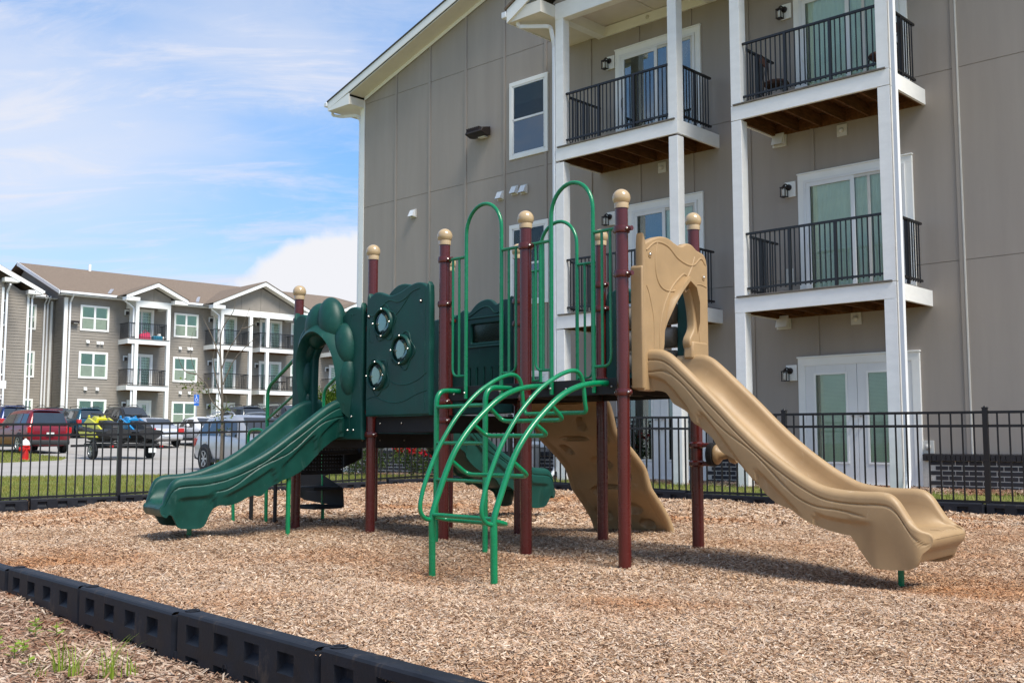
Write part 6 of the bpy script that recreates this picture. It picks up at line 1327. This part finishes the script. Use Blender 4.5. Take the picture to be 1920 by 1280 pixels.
part('crown', leaves([(rnd.gauss(0, .45), rnd.gauss(0, .45), 2.45 + rnd.gauss(0, .38)) for _ in range(70)], 42, .16, (.16, .16, .13)), m_leaf2, ST, smooth=0, stuff=True)
m_rleaf = M_island('rose leaves', [(.04, .08, .02), (.09, .14, .03), (.13, .17, .05), (.06, .10, .03)], .5, trans=.2); m_rose = M_island('rose petals', [(.55, .01, .02), (.75, .03, .06), (.45, .01, .03), (.80, .08, .10)], .5, trans=.2)
def rose(x, y, h, w_, n, lab, grp='rose bushes in the mulch bed'):
    t = thing('rose_bush', lab, 'rose bush', (x, y, g1(x, y)), 0, grp)
    part('stem', MB().tube([(0, 0, 0), (.05, 0, h * .8)], .008, 5).tube([(0, 0, 0), (-w_ * .5, .05, h * .8)], .008, 5).tube([(0, 0, 0), (w_ * .5, -.05, h * .75)], .008, 5).tube([(0, 0, 0), (0, -w_ * .4, h * .75)], .008, 5), m_bark2, t)
    part('leaf', leaves([(rnd.uniform(-w_, w_) * .8, rnd.uniform(-w_, w_) * .7, h * rnd.uniform(.12, .85)) for _ in range(44)], 28, .055, (.07, .07, .06)), m_rleaf, t, smooth=0, stuff=True)
    for k in range(n):
        c = (rnd.uniform(-w_, w_) * .9, rnd.uniform(-w_, w_) * .7 - .1, h * rnd.uniform(.62, 1.02)); part('flower', leaves([c], 14, .075, (.022, .022, .022)), m_rose, t, smooth=0)
rose(-3.75, 23.2, .95, .45, 6, 'leafy rose bush with few red blooms, left of the maroon post'); rose(-2.85, 22.6, 1.12, .38, 14, 'tall rose bush full of red blooms right beside the maroon post')
rose(-2.05, 22.2, .66, .42, 18, 'low rose bush covered in pink red blooms before the brick base'); rose(-3.3, 23.6, .85, .40, 4, 'rose bush partly hidden behind the maroon post'); rose(1.55, 20.4, .95, .28, 7, 'rose bush with red blooms seen under the loop climber')
rose(-1.25, 22.2, .5, .3, 2, 'small rose bush with dry leaves under the wavy slide')
m_weed = M_island('weed leaves', [(.16, .30, .02), (.24, .38, .04), (.30, .40, .05), (.12, .22, .02)], .5, trans=.35)
def weed(x, y, h, n, lab):
    t = thing('weed', lab, 'weed', (x, y, g1(x, y) + .012), rnd.uniform(0, 6), 'leafy weeds in the bark'); part('stem', MB().tube(spline([(0, 0, -.01), (.004, .002, h * .5), (0, 0, h)], 4), .0018, 5), m_weed, t)
    for k in range(n):
        a = k * 2.4; z = h * (.25 + .75 * k / n); r = .03 * (1.15 - .4 * k / n); c = Vector((cos(a) * r * .7, sin(a) * r * .7, z)); d = Vector((cos(a), sin(a), .35)).normalized(); e = d.cross(Vector((0, 0, 1))).normalized()
        part('leaf', MB().add([c - d * r * .6, c + e * r * .5, c + d * r * .2 + e * r * .38, c + d * r * .8, c + d * r * .2 - e * r * .38, c - e * r * .5], [(0, 1, 2, 3, 4, 5)]), m_weed, t, smooth=0)
for (x, y), h, n, lab in (((-2.351, 5.368), .10, 14, 'small bright green weed standing alone in the bark below the border'), ((-2.45, 5.16), .11, 10, 'green weed at the left edge of the picture'), ((-2.258, 5.397), .07, 6, 'tiny pale weed right of the larger weed'), ((-2.242, 4.998), .06, 8, 'yellow green weed low in the dark bark'), ((-2.21, 4.855), .07, 8, 'yellowish weed in the dark bark beside the other low one'), ((-2.07, 4.687), .05, 5, 'tiny weed between the grass tufts and the low weeds'), ((-2.34, 4.949), .08, 8, 'weed below the one at the left edge')):
    weed(x, y, h, n, lab)
def tuft(x, y, h, n, lab):
    t = thing('grass_tuft', lab, 'grass', (x, y, g1(x, y) + .01), 0, 'grass tufts at the bottom left')
    for k in range(n):
        a = rnd.uniform(0, 2 * pi); hh = 1.25 * h * rnd.uniform(.4, 1); ln = hh * rnd.uniform(.15, .75); b = Vector((rnd.gauss(0, .018), rnd.gauss(0, .018), 0)); d = Vector((cos(a), sin(a), 0)); e = Vector((-sin(a), cos(a), 0)); w_ = rnd.uniform(.002, .0038)
        pts_ = [b + d * ln * (q ** 2) + Vector((0, 0, hh * (q - .18 * q * q))) for q in (0, .3, .6, .85, 1)]; v = []
        for i, p in enumerate(pts_): ww = w_ * (1 - i / 4.3); v += [p - e * ww, p + e * ww]
        part('blade', MB().add(v, [(2 * i, 2 * i + 1, 2 * i + 3, 2 * i + 2) for i in range(4)]), m_weed, t, smooth=60)
for (x, y), h, n, lab in (((-1.908, 4.60), .15, 22, 'grass tuft leftmost of the tufts at the bottom edge'), ((-1.799, 4.50), .13, 18, 'narrow grass tuft, second from the left at the bottom edge'), ((-1.642, 4.46), .16, 30, 'largest spiky grass tuft, nearest the border'), ((-1.57, 4.52), .09, 12, 'small grass sprig right of the spiky tuft'), ((-1.95, 4.50), .08, 9, 'thin grass blades left of the tufts')):
    tuft(x, y, h, n, lab)
# vents and small ground things by the near building
cab = thing('utility_pedestal', 'grey utility pedestal standing against the wall behind the fence', 'utility box', (*bl(8.2, .4), .13), atan2(-.6858, .7278))
part('cabinet', MB().box(-.14, .14, -.1, .1, 0, .62), m_grey, cab, bevel=.02); part('lid', MB().box(-.16, .16, -.12, .12, .62, .68), m_grey, cab, bevel=.02)
